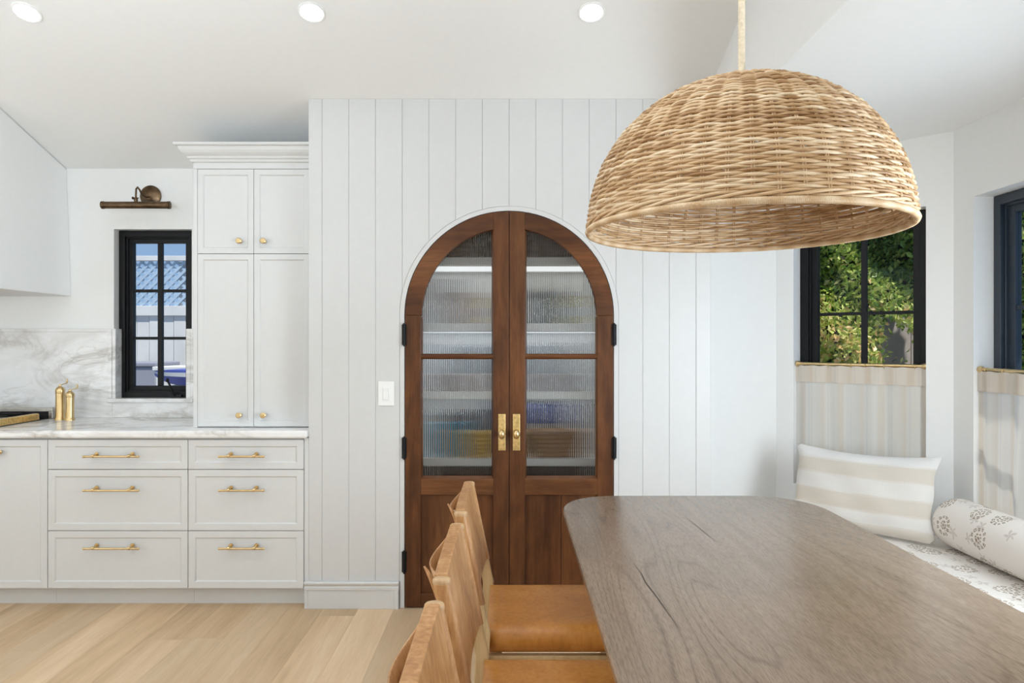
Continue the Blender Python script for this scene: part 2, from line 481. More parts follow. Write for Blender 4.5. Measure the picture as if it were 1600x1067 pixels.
# ------------------------------------------------------------------ setting: floor, walls, ceiling
XL, XR, YB, YF = -4.6, 1.02, 4.27, -3.2        # room limits
YP = 3.645                                     # shiplap plane
XH0, XH1, ZS = 1.02, 1.147, 2.405              # header over the bay opening
BX, BY = 2.199, 3.483                          # corner of the angled and the side window wall
AX, AY = 1.563, 4.119                          # corner of the bay's far wall and the angled wall
def ceil_z(y): return 2.637 - .3333 * (y - YP)
RIDGE = 0.5

floor = tag(bx(XL - .2, BX + .3, YF - .2, 4.5, -.06, -.013).build('floor', M['floor']), kind='structure')
x = XL; i = 0
while x < BX:
    x1 = x + .182
    y = YF - random.random() * 1.9
    while y < 4.3:
        L = random.choice((1.5, 1.9, 2.2, 2.2, 2.6))
        a, b_ = max(y, YF), min(y + L, 4.3)
        if b_ - a > .05:
            bx(x + .0003, x1 - .0003, a + .0003, b_ - .0003, -.014, 0).build('plank', M['floor'], floor)
        y += L
    x = x1

def slab_wall(name, u0, u1, z0, z1, thick, holes, origin, rz, mat=None):
    """wall in its own frame: x along it, y outward; holes are (u0, u1, z0, z1)"""
    mb = MB()
    hs = sorted(holes)
    cur = u0
    for (a, b_, c, d) in hs:
        mb.box(cur, a, 0, thick, z0, z1)
        if c > z0: mb.box(a, b_, 0, thick, z0, c)
        mb.box(a, b_, 0, thick, d, z1)
        cur = b_
    mb.box(cur, u1, 0, thick, z0, z1)
    o = mb.build(name, mat or M['wall'])
    o.location = (*origin, 0); o.rotation_euler = (0, 0, rz)
    return tag(o, kind='structure')

# kitchen back wall with its small window
KW = (-2.397, -1.925, 1.033, 2.062)
slab_wall('wall_back', XL, 0.0, 0, 2.75, .22, [KW], (0, YB), 0)
bx(XL - .2, XL, YF - .2, YB + .22, 0, 3.9).build('wall_left', M['wall'])['kind'] = 'structure'
bx(XL - .2, 2.6, YF - .2, YF, 0, 3.9).build('wall_rear', M['wall'])['kind'] = 'structure'

# sloped ceiling
def roof(name, xa, xb):
    pr = [(YB + .25, ceil_z(YB + .25)), (RIDGE, ceil_z(RIDGE)), (YF - .2, ceil_z(RIDGE) - (RIDGE - YF + .2) * .3333)]
    mb = MB().prism(pr + [(p, q + .12) for p, q in reversed(pr)], xa, xb, 'x')
    return tag(mb.build(name, M['ceil']), kind='structure')
roof('ceiling', XL - .2, XH1 + .02)
# header wall over the opening to the bay, and the wall beside it behind the camera
mb = MB().prism([(4.3, ZS), (4.3, ceil_z(4.3) + .05), (RIDGE, ceil_z(RIDGE) + .05), (-.34, ceil_z(RIDGE) - .84 * .3333 + .05), (-.34, ZS)], XH0, XH1, 'x')
tag(mb.build('wall_right_header', M['wall']), kind='structure')
bx(XH0, XH1, YF - .2, -.34, 0, 3.75).build('wall_right', M['wall'])['kind'] = 'structure'

# bay: far wall, angled wall, side wall, near walls, flat ceiling
ZB = 2.42
W1 = (.1, .1 + .677, .567, 2.066)                       # placed from the far corner of the angled wall
LA = math.hypot(BX - AX, BY - AY)
W1 = (.101, .101 + .677, .567, 2.066)
W2 = (BY - 3.334, BY - 2.30, .567, 2.066)
W3 = (BY - 2.10, BY - 1.00, .567, 2.066)
bx(1.0, AX + .15, AY, AY + .2, 0, 2.6).build('wall_bay_far', M['wall'])['kind'] = 'structure'
slab_wall('wall_bay_angled', 0, LA, 0, 2.6, .2, [W1], (AX, AY), -PI / 4)
slab_wall('wall_bay_side', 0, BY - .3, 0, 2.6, .2, [W2, W3], (BX, BY), -PI / 2)
slab_wall('wall_bay_near', 0, LA, 0, 2.6, .2, [], (BX, .3), -3 * PI / 4)
bx(XH0, AX + .1, -.54, -.34, 0, 2.6).build('wall_bay_end', M['wall'])['kind'] = 'structure'
bx(XH1 - .002, BX + .25, -.5, AY + .2, ZB, ZB + .1).build('ceiling', M['ceil'])['kind'] = 'structure'

tag(bx(BX + .1, BX + .72, -.6, 4.3, 2.46, 2.60).build('roof_eave', M['white_wood']), kind='structure')  # unseen eave, sized to keep sun off the upper side window
# pantry box: front wall with an arched opening, side walls, back, ceiling
CX, ZC, RD = 0.0, 1.514, .5385                           # arch centre, spring line, door radius
PX0, PX1 = -1.039, 1.042
def arch(r, n=48, a0=PI, a1=0.0):
    return [(CX + r * math.cos(a0 + (a1 - a0) * i / n), ZC + r * math.sin(a0 + (a1 - a0) * i / n)) for i in range(n + 1)]
RO = .566
zt = ceil_z(YP) + .02
poly = [(PX0, 0), (CX - RO, 0)] + arch(RO) + [(CX + RO, 0), (PX1, 0), (PX1, zt), (PX0, zt)]
pw = tag(MB().prism(poly, YP + .014, YP + .10).build('wall_pantry', M['ship']), kind='structure')
# vertical tongue and groove boards, each cut round the arch
edges = [-1.039] + [-.969 + k * .13835 for k in range(15)] + [1.042]
zt2 = ceil_z(YP - .0) - .001
for a, b_ in zip(edges[:-1], edges[1:]):
    a2, b2 = a + .0002, b_ - .0002
    r = RO + .0005
    top = [(b2, zt2), (a2, zt2)]
    if b2 <= CX - r or a2 >= CX + r:
        pl = [(a2, 0), (b2, 0)] + top
    else:
        lo, hi = max(a2, CX - r), min(b2, CX + r)
        n = 14
        arc = []
        for k in range(n + 1):
            xx = lo + (hi - lo) * k / n
            arc.append((xx, ZC + math.sqrt(max(0, r * r - (xx - CX) ** 2))))
        pl = []
        if a2 < CX - r: pl += [(a2, 0), (CX - r, 0)]
        pl += arc
        if b2 > CX + r: pl += [(CX + r, 0), (b2, 0)]
        pl += top
    MB().prism(pl, YP, YP + .015).build('board', M['ship'], pw, bevel=.0028, seg=2)
bx(PX0, PX0 + .1, YP + .1, YB, 0, 2.62).build('wall_pantry_left', M['ship'])['kind'] = 'structure'
bx(PX1 - .1, PX1, YP + .1, YB, 0, 2.62).build('wall_pantry_right', M['wall'])['kind'] = 'structure'
bx(PX0 + .1, PX1 - .1, 4.22, 4.26, 0, 2.5).build('wall_pantry_back', M['wall'])['kind'] = 'structure'
bx(PX0 + .1, PX1 - .1, YP + .1, 4.24, 2.2, 2.24).build('ceiling_pantry', M['ceil'])['kind'] = 'structure'
# smooth arched jamb between boards and door
ro, ri = RO, RD + .0035
poly = [(CX - ro, 0)] + arch(ro) + [(CX + ro, 0), (CX + ri, 0)] + list(reversed(arch(ri))) + [(CX - ri, 0)]
tag(MB().prism(poly, YP - .003, YP + .10).build('trim_1', M['ship'], bevel=.002), kind='structure')

# baseboards of the pantry front: flat board, two-step cap, the cap turned down at the door end
def baseboard(name, xa, xb, turn):
    yb = YP
    root = tag(thing(name, (xa, yb, 0)), kind='structure')
    bx(xa, xb, yb - .014, yb, 0, .113).build('board', M['ship'], root, bevel=.0015)
    mb = MB()
    pf = [(yb, .098), (yb - .019, .098), (yb - .019, .112), (yb - .016, .118), (yb - .020, .124), (yb - .0235, .13), (yb - .0235, .137), (yb - .019, .142), (yb, .142)]
    mb.prism(pf, xa - (.018 if turn > 0 else 0), xb, 'x')
    mb.build('cap_moulding', M['ship'], root, bevel=.001)
    if turn > 0:
        bx(xa - .018, xa, yb - .014, yb + .1, 0, .1).build('end_board', M['ship'], root, bevel=.001)
        x2 = xb
        pf = [(x2 - .044, yb), (x2 - .044, yb - .0185), (x2 - .030, yb - .0185), (x2 - .022, yb - .0165), (x2 - .012, yb - .023), (x2 - .004, yb - .023), (x2, yb - .019), (x2, yb)]
        MB().prism(pf, 0, .0985, 'z').build('turned_moulding', M['ship'], root, bevel=.001)
baseboard('baseboard_left', PX0, -.5685, 1)
baseboard('baseboard_right', .574, PX1, -1)

# ------------------------------------------------------------------ arched double door
YD = YP - .006                                          # face of the doors
d1 = tag(thing('door_1', (CX, YD, 0)), kind='structure')
RI = .452                                               # inner radius of the arched rail
ZL, ZG0, ZM = .0, .672, 1.302                           # bottom, glass bottom, muntin centre
SI, SO = .0815, .0815                                   # inner and outer stile widths
def leaf(sg):
    def X(u): return CX + sg * u
    T = .042
    # frame outline pieces: outer stile + arched rail in one piece, inner stile, three rails
    g = .0012
    n = 30
    # arched rail and outer stile
    aout = [(X(RD * math.cos(a)), ZC + RD * math.sin(a)) for a in [PI / 2 * i / n for i in range(n + 1)]]
    ain = [(X(RI * math.cos(a)), ZC + RI * math.sin(a)) for a in [(PI / 2 - .18) * i / n for i in range(n + 1)]]
    aout = [p for p in aout if abs(p[0] - CX) >= SI - .001]
    ztop = ZC + math.sqrt(RD ** 2 - SI ** 2); zin = ZC + math.sqrt(RI ** 2 - SI ** 2)
    ain = [p for p in ain if abs(p[0] - CX) >= SI]
    u0, u1 = sorted((X(RD - SO), X(RD)))
    lf = bx(u0, u1, YD, YD + T, .006, ZC - .0004).build('door_leaf', M['doorwood'], d1, bevel=.003)
    MB().prism(aout + [(X(SI), ztop), (X(SI), zin)] + list(reversed(ain)), YD, YD + T).build('arched_rail', M['doorwood_x'], lf, bevel=.003)
    # inner stile up to the arch
    m = 8
    tops = [(X(SI - (SI - g) * k / m), ZC + math.sqrt(RD ** 2 - (SI - (SI - g) * k / m) ** 2)) for k in range(m + 1)]
    MB().prism([(X(SI), .006)] + tops + [(X(g), .006)], YD, YD + T).build('stile', M['doorwood'], lf, bevel=.0025)
    xa, xb = sorted((X(SI), X(RD - SO)))
    for a, b_ in ((.006, .078), (.586, .668)):
        bx(xa, xb, YD, YD + T, a, b_).build('rail', M['doorwood_x'], lf, bevel=.0025)
    # muntin with a rounded nose
    pf = [(YD + .030, ZM - .014), (YD + .012, ZM - .014), (YD + .005, ZM - .008), (YD + .003, ZM), (YD + .005, ZM + .008), (YD + .012, ZM + .014), (YD + .030, ZM + .014)]
    MB().prism(pf, xa, xb, 'x').build('muntin', M['doorwood_x'], lf)
    # sloped glazing bead at the foot of the glass
    MB().prism([(YD + .002, ZG0 - .006), (YD + .026, ZG0 + .010), (YD + .03, ZG0 - .006)], xa, xb, 'x').build('glazing_bead', M['bead'], lf)
    for u in (SI, RD - SO):
        s2 = sg * (1 if u == SI else -1)
        zz = zin if u == SI else ZC
        MB().prism([(X(u), YD + .004), (X(u) + s2 * .009, YD + .024), (X(u), YD + .028)], ZG0, zz - .005, 'z').build('glazing_bead', M['doorwood'], lf)
    # recessed panel boards
    xm = (xa + xb) / 2
    for a, b_ in ((xa - .004, xm - .0008), (xm + .0008, xb + .004)):
        bx(a, b_, YD + .016, YD + .032, .076, .590).build('panel_board', M['doorwood'], lf, bevel=.0018)
    bx(xa, xb, YD + .033, YD + .037, .07, .60).build('panel_back', M['doorwood'], lf)
    if sg < 0: bx(-.02, .02, YD + T + .0005, YD + T + .012, .006, ZC + .534).build('astragal', M['doorwood'], lf, bevel=.002)
    # reeded glass: ribs of real relief
    pitch = .0112; per = 8
    for part in ('low', 'high'):
        z0, z1 = (ZG0, ZM) if part == 'low' else (ZM, None)
        nrib = int(round((xb - xa) / pitch)); nn = nrib * per
        mb = MB()
        cols = []
        for k in range(nn + 1):
            xx = xa + (xb - xa) * k / nn
            ph = (k % per) / per
            d = .0034 * math.sin(PI * ph) ** .8 if 0 < ph < 1 else 0
            zt_ = z1 if z1 else ZC + math.sqrt(max((RI + .012) ** 2 - (xx - CX) ** 2, .0001))
            zt_ = min(zt_, ZC + RI + .01)
            cols.append((xx, YD + .0385 - d, zt_))
        b0 = len(mb.v)
        for xx, yy, zz in cols:
            mb.v += [(xx, yy, z0), (xx, yy, zz), (xx, YD + .041, zz), (xx, YD + .041, z0)]
        for k in range(nn):
            p, q = 4 * k, 4 * k + 4
            for j in range(4):
                j2 = (j + 1) % 4
                mb.f.append((p + j, p + j2, q + j2, q + j))
        mb.f.append((0, 1, 2, 3)); mb.f.append((4 * nn + 3, 4 * nn + 2, 4 * nn + 1, 4 * nn))
        go = mb.build('glass_pane', M['fluted'], lf, smooth=.9)
    # hammered brass plate and oval knob
    hx = X(.0375)
    hp = bx(hx - .0185, hx + .0185, YD - .004, YD, .817, 1.005).build('handle_plate', M['aged'], lf, bevel=.0015)
    hp['label'] = 'hammered brass handle plate'
    mb = MB()
    mb.lathe([(.006, 0), (.006, .018), (.012, .022), (.0185, .032), (.0195, .040), (.016, .048), (.008, .053), (.001, .054)], (0, 0, 0), 20, 'z')
    mb.v = [(hx + p * .9, YD - .004 - r, .906 + q * 1.25) for p, q, r in mb.v]
    kb = mb.build('knob', M['brass'], lf, smooth=.7); kb['label'] = 'oval brass knob'
    for zz in (.83, .992):
        MB().lathe([(.003, -.0055), (.003, -.004), (.0005, -.0035)], (hx, YD, zz), 10, 'y').build('screw', M['brass'], lf)
    # butt hinges on the outer edge
    for zz in (1.415, .83, .242):
        hx2 = X(RD + .0035)
        mb = MB()
        mb.lathe([(.0065, -.055), (.0065, .055)], (hx2, YD - .008, zz), 12)
        mb.lathe([(.0045, -.060), (.0045, .060)], (hx2, YD - .008, zz), 12)
        mb.box(hx2 - .012, hx2 + .012, YD - .006, YD - .0005, zz - .053, zz + .053)
        mb.build('hinge', M['black'], d1, smooth=.6)
leaf(-1); leaf(1)

# ------------------------------------------------------------------ windows
def window(name, origin, rz, hole, cols, rows, fw=.045, sw=.042, mat='black', crank=None, open_deg=0):
    """x along the wall from hole's left edge, y outward; frame, sash, muntins, one pane per light"""
    W = hole[1] - hole[0]; z0, z1 = hole[2], hole[3]
    r = tag(thing(name, (*origin, 0), rz=rz), kind='structure')
    e = .002
    def ring(x0, x1, a, b_, wd, y0, y1, nm, m, par):
        mb = MB()
        mb.box(x0, x0 + wd, y0, y1, a, b_); mb.box(x1 - wd, x1, y0, y1, a, b_)
        mb.box(x0 + wd, x1 - wd, y0, y1, a, a + wd); mb.box(x0 + wd, x1 - wd, y0, y1, b_ - wd, b_)
        return mb.build(nm, m, par, local=True, bevel=.002)
    fr = ring(e, W - e, z0 + e, z1 - e, fw, 0, .075, 'frame', M[mat], r)
    # inner stop: a stepped lip on the frame
    ring(fw, W - fw, z0 + fw, z1 - fw, .012, .018, .07, 'frame_stop', M[mat], r)
    a = fw + .004
    sash = ring(0, W - 2 * a, z0 + a, z1 - a, sw, -.0175, .0175, 'sash', M[mat], r)
    sash.location = (a, .048, 0)
    sash.rotation_euler = (0, 0, math.radians(open_deg))
    SWd = W - 2 * a
    gx0, gx1, gz0, gz1 = sw, SWd - sw, z0 + a + sw, z1 - a - sw
    t = .011
    for k in range(1, cols):
        xx = gx0 + (gx1 - gx0) * k / cols
        bx(xx - .014, xx + .014, -.013, .013, gz0, gz1).build('muntin', M[mat], sash, local=True, bevel=.002)
    for k in range(1, rows):
        zz = gz0 + (gz1 - gz0) * k / rows
        for c in range(cols):
            xa = gx0 + (gx1 - gx0) * c / cols + (.014 if c else 0); xb = gx0 + (gx1 - gx0) * (c + 1) / cols - (.014 if c < cols - 1 else 0)
            bx(xa, xb, -.012, .012, zz - .009, zz + .009).build('muntin', M[mat], sash, local=True, bevel=.002)
    for c in range(cols):
        for k in range(rows):
            xa = gx0 + (gx1 - gx0) * c / cols + (.014 if c else 0); xb = gx0 + (gx1 - gx0) * (c + 1) / cols - (.014 if c < cols - 1 else 0)
            za = gz0 + (gz1 - gz0) * k / rows + (.009 if k else 0); zb = gz0 + (gz1 - gz0) * (k + 1) / rows - (.009 if k < rows - 1 else 0)
            bx(xa, xb, -.002, .002, za, zb).build('pane', M['glass'], sash, local=True)
    if crank:
        cx_ = crank
        mb = MB()
        mb.box(cx_ - .035, cx_ + .035, -.022, -.002, z0 + .006, z0 + .022)
        mb.tube([(cx_ - .005, -.02, z0 + .015), (cx_ - .012, -.035, z0 + .05), (cx_ - .035, -.045, z0 + .105)], [.007, .0065, .006], 8)
        mb.lathe([(.004, -.012), (.009, -.008), (.010, 0), (.009, .008), (.004, .012)], (cx_ - .037, -.046, z0 + .112), 10)
        o = mb.build('crank_handle', M[mat], r, local=True, smooth=.7)
        mb = MB(); mb.box(-.006, .006, -.010, 0, z0 + .17, z0 + .26); mb.box(-.012, .004, -.014, -.004, z0 + .20, z0 + .23)
        mb.build('latch', M[mat], r, local=True, bevel=.002)
    return r
window('window_1', (KW[0], YB + .05), 0, KW, 2, 3, .036, .034, crank=.36)
n45 = Vector((math.cos(-PI / 4), math.sin(-PI / 4), 0)); o45 = Vector((math.cos(PI / 4), math.sin(PI / 4), 0))
p = Vector((AX, AY, 0)) + n45 * W1[0] + o45 * .09
window('window_2', (p.x, p.y), -PI / 4, W1, 2, 3)
window('window_3', (BX + .094, BY - W2[0]), -PI / 2, W2, 2, 3, mat='blueblack', open_deg=9)
window('window_4', (BX + .094, BY - W3[0]), -PI / 2, W3, 2, 3, mat='blueblack')

# ------------------------------------------------------------------ marble splashback, lined window sill, worktop
sb = thing('splashback', (-2.4, YB - .02, .921), 'veined white marble splashback behind the worktop, lining the small window', 'splashback')
yf = YB - .02
mb = MB(); mb.box(-3.6, KW[0], yf, YB, .921, 1.453)
mb.build('slab', M['marble'], sb, bevel=.002)
mb = MB(); mb.box(-3.6, KW[0] - .0005, yf - .006, yf, 1.438, 1.457)
mb.box(KW[0] - .022, KW[0] - .0005, yf - .006, yf, 1.04, 1.438)
mb.build('edge_strip', M['marble'], sb, bevel=.002)
bx(KW[0], KW[0] + .02, yf, YB + .05, 1.036, 1.457).build('jamb_lining', M['marble'], sb, bevel=.002)
bx(KW[1] - .026, KW[1], yf, YB + .05, 1.036, 1.457).build('jamb_lining', M['marble'], sb, bevel=.002)
bx(KW[1], -1.69, yf, YB, .921, 1.457).build('slab', M['marble'], sb, bevel=.002)
bx(KW[0], KW[1], yf, YB, .921, 1.014).build('slab', M['marble'], sb, bevel=.002)
bx(KW[0] - .025, KW[1] + .02, yf - .014, YB + .05, 1.014, 1.0365).build('window_sill', M['marble'], sb, bevel=.003)

wt = bx(-2.752, PX0, 3.617, YB - .001, .881, .921).build('worktop', M['marble'], bevel=.012, seg=4)
tag(wt, 'white marble worktop over the drawers, grey and brown veins on its rounded edge', 'worktop')

# ------------------------------------------------------------------ base cabinets
YC = 3.640
def shaker(x0, x1, z0, z1, y, fw=.034, rec=.007, th=.02):
    """drawer or door front with a thin raised frame round a sunk field"""
    mb = MB(); g = .0055
    R = [(x0, x1, z0, z1, y), (x0 + fw, x1 - fw, z0 + fw, z1 - fw, y), (x0 + fw + g, x1 - fw - g, z0 + fw + g, z1 - fw - g, y + rec)]
    for a, b_, c, d, yy in R:
        mb.v += [(a, yy, c), (b_, yy, c), (b_, yy, d), (a, yy, d)]
    mb.v += [(x0, y + th, z0), (x1, y + th, z0), (x1, y + th, z1), (x0, y + th, z1)]
    for k in range(2):
        for j in range(4):
            j2 = (j + 1) % 4
            mb.f.append((4 * k + j, 4 * k + j2, 4 * k + 4 + j2, 4 * k + 4 + j))
    mb.f.append((8, 9, 10, 11))
    for j in range(4):
        j2 = (j + 1) % 4
        mb.f.append((j2, j, 12 + j, 12 + j2))
    mb.f.append((15, 14, 13, 12))
    return mb
def pull(xc, z, y, L):
    mb = MB()
    yb = y - .034
    mb.tube([(xc - L / 2 + .008, yb, z), (xc + L / 2 - .008, yb, z)], .0052, 12)
    for s in (-1, 1):
        e = xc + s * L / 2
        mb.lathe([(.0005, -.009), (.005, -.0065), (.007, 0), (.005, .0065), (.0005, .009)], (e, yb, z), 12, 'x')
        q = xc + s * (L / 2 - .045)
        mb.lathe([(.0005, -.0085), (.008, -.006), (.0098, 0), (.008, .006), (.0005, .0085)], (q, yb, z + .003), 12, 'x')
        mb.tube([(q, yb, z + .003), (q, y - .004, z + .008)], .005, 10)
        mb.lathe([(.011, -.004), (.011, 0)], (q, y, z + .008), 14, 'y')
    return mb
rowsz = [(.720, .872), (.403, .7165), (.104, .3995)]
def drawer_unit(x0, x1, L, px, label):
    r = thing('drawer_cabinet', ((x0 + x1) / 2, YC + .3, 0), label, 'cabinet', 'base cabinets under the marble worktop')
    bx(x0 + .0005, x1 - .0005, YC + .021, YB - .03, .10, .879).build('body', M['cab'], r)
    bx(x0 + .0005, x1 - .0005, YC + .072, YC + .09, .0, .1).build('toe_kick', M['cab'], r)
    for (a, b_), pz in zip(rowsz, (.790, .616, .318)):
        d = shaker(x0 + .0018, x1 - .0018, a, b_, YC).build('drawer', M['cab'], r, bevel=.0012)
        pull(px, pz, YC, L).build('handle', M['brass'], d, smooth=.7)['label'] = 'slim brass bar handle'
drawer_unit(-2.386, -1.6605, .275, -2.040, 'wide white cabinet of three drawers with long brass pulls, under the window')
drawer_unit(-1.6605, -1.062, .222, -1.372, 'narrower white cabinet of three drawers next to the shiplap wall')
r = thing('door_cabinet', (-2.57, YC + .3, 0), 'white base cabinet with one door and a brass knob at the left picture edge', 'cabinet', 'base cabinets under the marble worktop')
bx(-2.745, -2.3865, YC + .021, YB - .03, .10, .879).build('body', M['cab'], r)
bx(-2.745, -2.3865, YC + .072, YC + .09, .0, .1).build('toe_kick', M['cab'], r)
d = shaker(-2.743, -2.388, .104, .872, YC).build('door', M['cab'], r, bevel=.0012)
def knob(xc, y, z):
    return MB().lathe([(.0105, 0), (.0105, -.003), (.0055, -.006), (.005, -.014), (.011, -.018), (.0155, -.023), (.0155, -.027), (.012, -.030), (.001, -.031)], (xc, y, z), 20, 'y')
knob(-2.632, YC, .808).build('knob', M['brass'], d, smooth=.6)['label'] = 'round brass knob'
tag(bx(-1.0615, PX0 - .0005, YC + .008, YB, 0.0, .88).build('filler_panel', M['cab']), 'white filler strip between the drawers and the shiplap corner', 'panel')

# ------------------------------------------------------------------ tall upper cabinet standing on the worktop
YU = 3.755; UX0 = -1.685
r = thing('wall_cabinet', (-1.36, YU + .25, .921), 'tall white four-door cabinet with crown moulding standing on the worktop', 'cabinet')
bx(UX0 + .004, PX0, YU + .021, YB - .021, .9215, 2.345).build('body', M['cab'], r)
mb = MB(); mb.box(UX0, UX0 + .022, YU, YU + .021, .9215, 2.3); mb.box(UX0, PX0, YU, YU + .021, 2.301, 2.347); mb.box(-1.062, PX0, YU, YU + .021, .9215, 2.3)
mb.build('face_frame', M['cab'], r, bevel=.001)
for x0, x1, kx in ((-1.6615, -1.3632, -1.434), (-1.3608, -1.0638, -1.305)):
    for z0, z1, kz in ((.9265, 1.8465, .988), (1.8495, 2.2985, 1.914)):
        d = shaker(x0, x1, z0, z1, YU, .029).build('door', M['cab'], r, bevel=.001)
        knob(kx, YU, kz).build('knob', M['brass'], d, smooth=.6)['label'] = 'round brass knob'
pf = [(0, 2.333), (.010, 2.336), (.013, 2.343), (.013, 2.348), (.021, 2.352), (.024, 2.359), (.024, 2.363), (.033, 2.368), (.044, 2.377), (.052, 2.389), (.056, 2.400), (.058, 2.407), (.070, 2.410), (.074, 2.414), (.074, 2.424), (0, 2.424)]
mb = MB(); m = len(pf)
for d_, z in pf: mb.v.append((PX0 + .002, YU - d_, z))
for d_, z in pf: mb.v.append((UX0 - d_, YU - d_, z))
for d_, z in pf: mb.v.append((UX0 - d_, YB - .005, z))
for k in range(2):
    for j in range(m):
        j2 = (j + 1) % m
        mb.f.append((k * m + j, k * m + j2, (k + 1) * m + j2, (k + 1) * m + j))
mb.f.append(tuple(range(m))); mb.f.append(tuple(2 * m + j for j in reversed(range(m))))
mb.build('crown_moulding', M['cab'], r)

# ------------------------------------------------------------------ range and hood at the left
r = thing('cooking_range', (-3.2, 3.9, 0), 'cooking range with a brass edged top and steel back guard', 'range')
bx(-3.62, -2.758, 3.66, YB - .03, .0, .905).build('body', M['steel'], r)
mb = MB(); mb.box(-3.62, -2.79, 3.60, 4.17, .921, .934)
mb.build('hob_plate', M['steel'], r, bevel=.003)
mb = MB(); mb.prism([(-2.735, .9245), (-2.735, .958), (-2.742, .9615), (-2.762, .9615), (-2.80, .935), (-2.80, .9245)], 3.58, 4.10)
mb.build('side_rim', M['aged'], r, bevel=.003)['label'] = 'brushed brass side rim'
mb = MB(); mb.box(-3.62, -2.735, 3.555, 3.60, .9, .9615)
mb.build('front_rim', M['aged'], r, bevel=.004)
mb = MB(); mb.box(-3.62, -2.715, 4.185, 4.245, .9635, .986); mb.box(-2.739, -2.715, 4.185, 4.245, .9225, .964)
mb.build('back_guard', M['steel'], r, bevel=.003)
bx(-3.62, -2.74, 4.19, 4.245, .9225, .963).build('back_vent', M['black'], r)
mb = MB()
for gy in (3.72, 3.86, 4.0, 4.12): mb.tube([(-3.5, gy, .955), (-2.85, gy, .955)], .006, 6)
for gx in (-3.45, -3.2, -3.0): mb.tube([(gx, 3.7, .955), (gx, 4.13, .955)], .006, 6)
for gx in (-3.45, -3.2, -3.0):
    for gy in (3.72, 4.12): mb.tube([(gx, gy, .932), (gx, gy, .955)], .006, 6)
mb.build('grate', M['black'], r)

zc0 = ceil_z(YB)
hd = MB()
# plaster hood: sides taper inward a little towards the ceiling
b0 = [(-3.72, YB - .001, 1.655), (-2.655, YB - .001, 1.655), (-2.655, 3.56, 1.655), (-3.72, 3.56, 1.655)]
t0 = [(-3.70, YB - .001, ceil_z(YB) - .004), (-2.682, YB - .001, ceil_z(YB) - .004), (-2.682, 3.60, ceil_z(3.60) - .004), (-3.70, 3.60, ceil_z(3.60) - .004)]
hd.v = b0 + t0
hd.f = [(0, 1, 2, 3), (7, 6, 5, 4), (0, 1, 5, 4), (1, 2, 6, 5), (2, 3, 7, 6), (3, 0, 4, 7)]
tag(hd.build('range_hood', M['wall'], bevel=.006), 'smooth white plaster range hood reaching up to the sloped ceiling', 'hood')

# ------------------------------------------------------------------ pepper mills
def mill(x, y, h, rr, ang, label):
    r = thing('pepper_mill', (x, y, .921), label, 'pepper mill', 'brass mills on the worktop')
    z = .921
    MB().lathe([(rr * 1.16, 0), (rr * 1.16, .006), (rr * 1.0, .012), (rr * .96, .02), (rr * .96, h * .76), (rr * 1.05, h * .77), (rr * 1.05, h * .785), (rr * .97, h * .79)], (x, y, z), 24).build('body', M['brass'], r, smooth=.6)
    MB().lathe([(rr * .97, h * .785), (rr * 1.02, h * .83), (rr * .95, h * .88), (rr * .7, h * .93), (rr * .4, h * .955), (rr * .22, h * .96), (rr * .22, h * .985), (rr * .38, h * .99), (rr * .38, h * 1.005), (rr * .1, h * 1.02)], (x, y, z), 24).build('dome', M['brass'], r, smooth=.6)
    c, s = math.cos(ang), math.sin(ang)
    mb = MB()
    zz = z + h * 1.01
    mb.tube([(x, y, zz - .004), (x + c * .018, y + s * .018, zz + .002), (x + c * .038, y + s * .038, zz + .006)], .0028, 8)
    mb.lathe([(.002, 0), (.0045, .004), (.0055, .016), (.0035, .024), (.0008, .027)], (x + c * .038, y + s * .038, zz + .006), 12)
    mb.build('crank', M['brass'], r, smooth=.7)
mill(-2.634, 4.13, .205, .0255, 1.0, 'brass pepper mill next to the cooking range, taller of the pair')
mill(-2.561, 4.105, .178, .0235, .25, 'shorter brass pepper mill, its crank handle pointing towards the window')

# ------------------------------------------------------------------ picture light over the kitchen window
sx = -2.172
r = thing('picture_light', (sx, YB, 2.262), 'antique bronze picture light on a gooseneck arm above the small window', 'wall lamp')
MB().lathe([(.064, 0), (.064, -.007), (.058, -.011), (.050, -.014), (.030, -.022), (.012, -.026), (.001, -.027)], (sx, YB, 2.262), 32, 'y').build('wall_plate', M['bronze'], r, smooth=.5)
MB().tube([(sx, 4.245, 2.252), (sx, 4.20, 2.240), (sx, 4.165, 2.248), (sx, 4.138, 2.272), (sx, 4.115, 2.282), (sx, 4.100, 2.268), (sx, 4.097, 2.235), (sx, 4.097, 2.190)], .0052, 10).build('arm', M['bronze'], r, smooth=1)
mb = MB().lathe([(.009, -.02), (.011, -.015), (.011, .0), (.006, .008)], (sx, 4.097, 2.212), 12)
mb.lathe([(.003, -.02), (.008, -.017), (.008, -.010), (.003, -.008), (.003, .02)], (sx - .004, 4.097, 2.215), 10, 'x')
mb.build('joint', M['bronze'], r, smooth=.6)
bar = []
L = .198
prof = [(.012, -L - .004), (.019, -L - .002), (.0225, -L), (.0225, -L + .012), (.0205, -L + .014), (.0205, L - .014), (.0225, L - .012), (.0225, L), (.019, L + .002), (.012, L + .004)]
MB().lathe(prof, (sx, 4.097, 2.174), 28, 'x').build('shade', M['bronze'], r, smooth=.5)

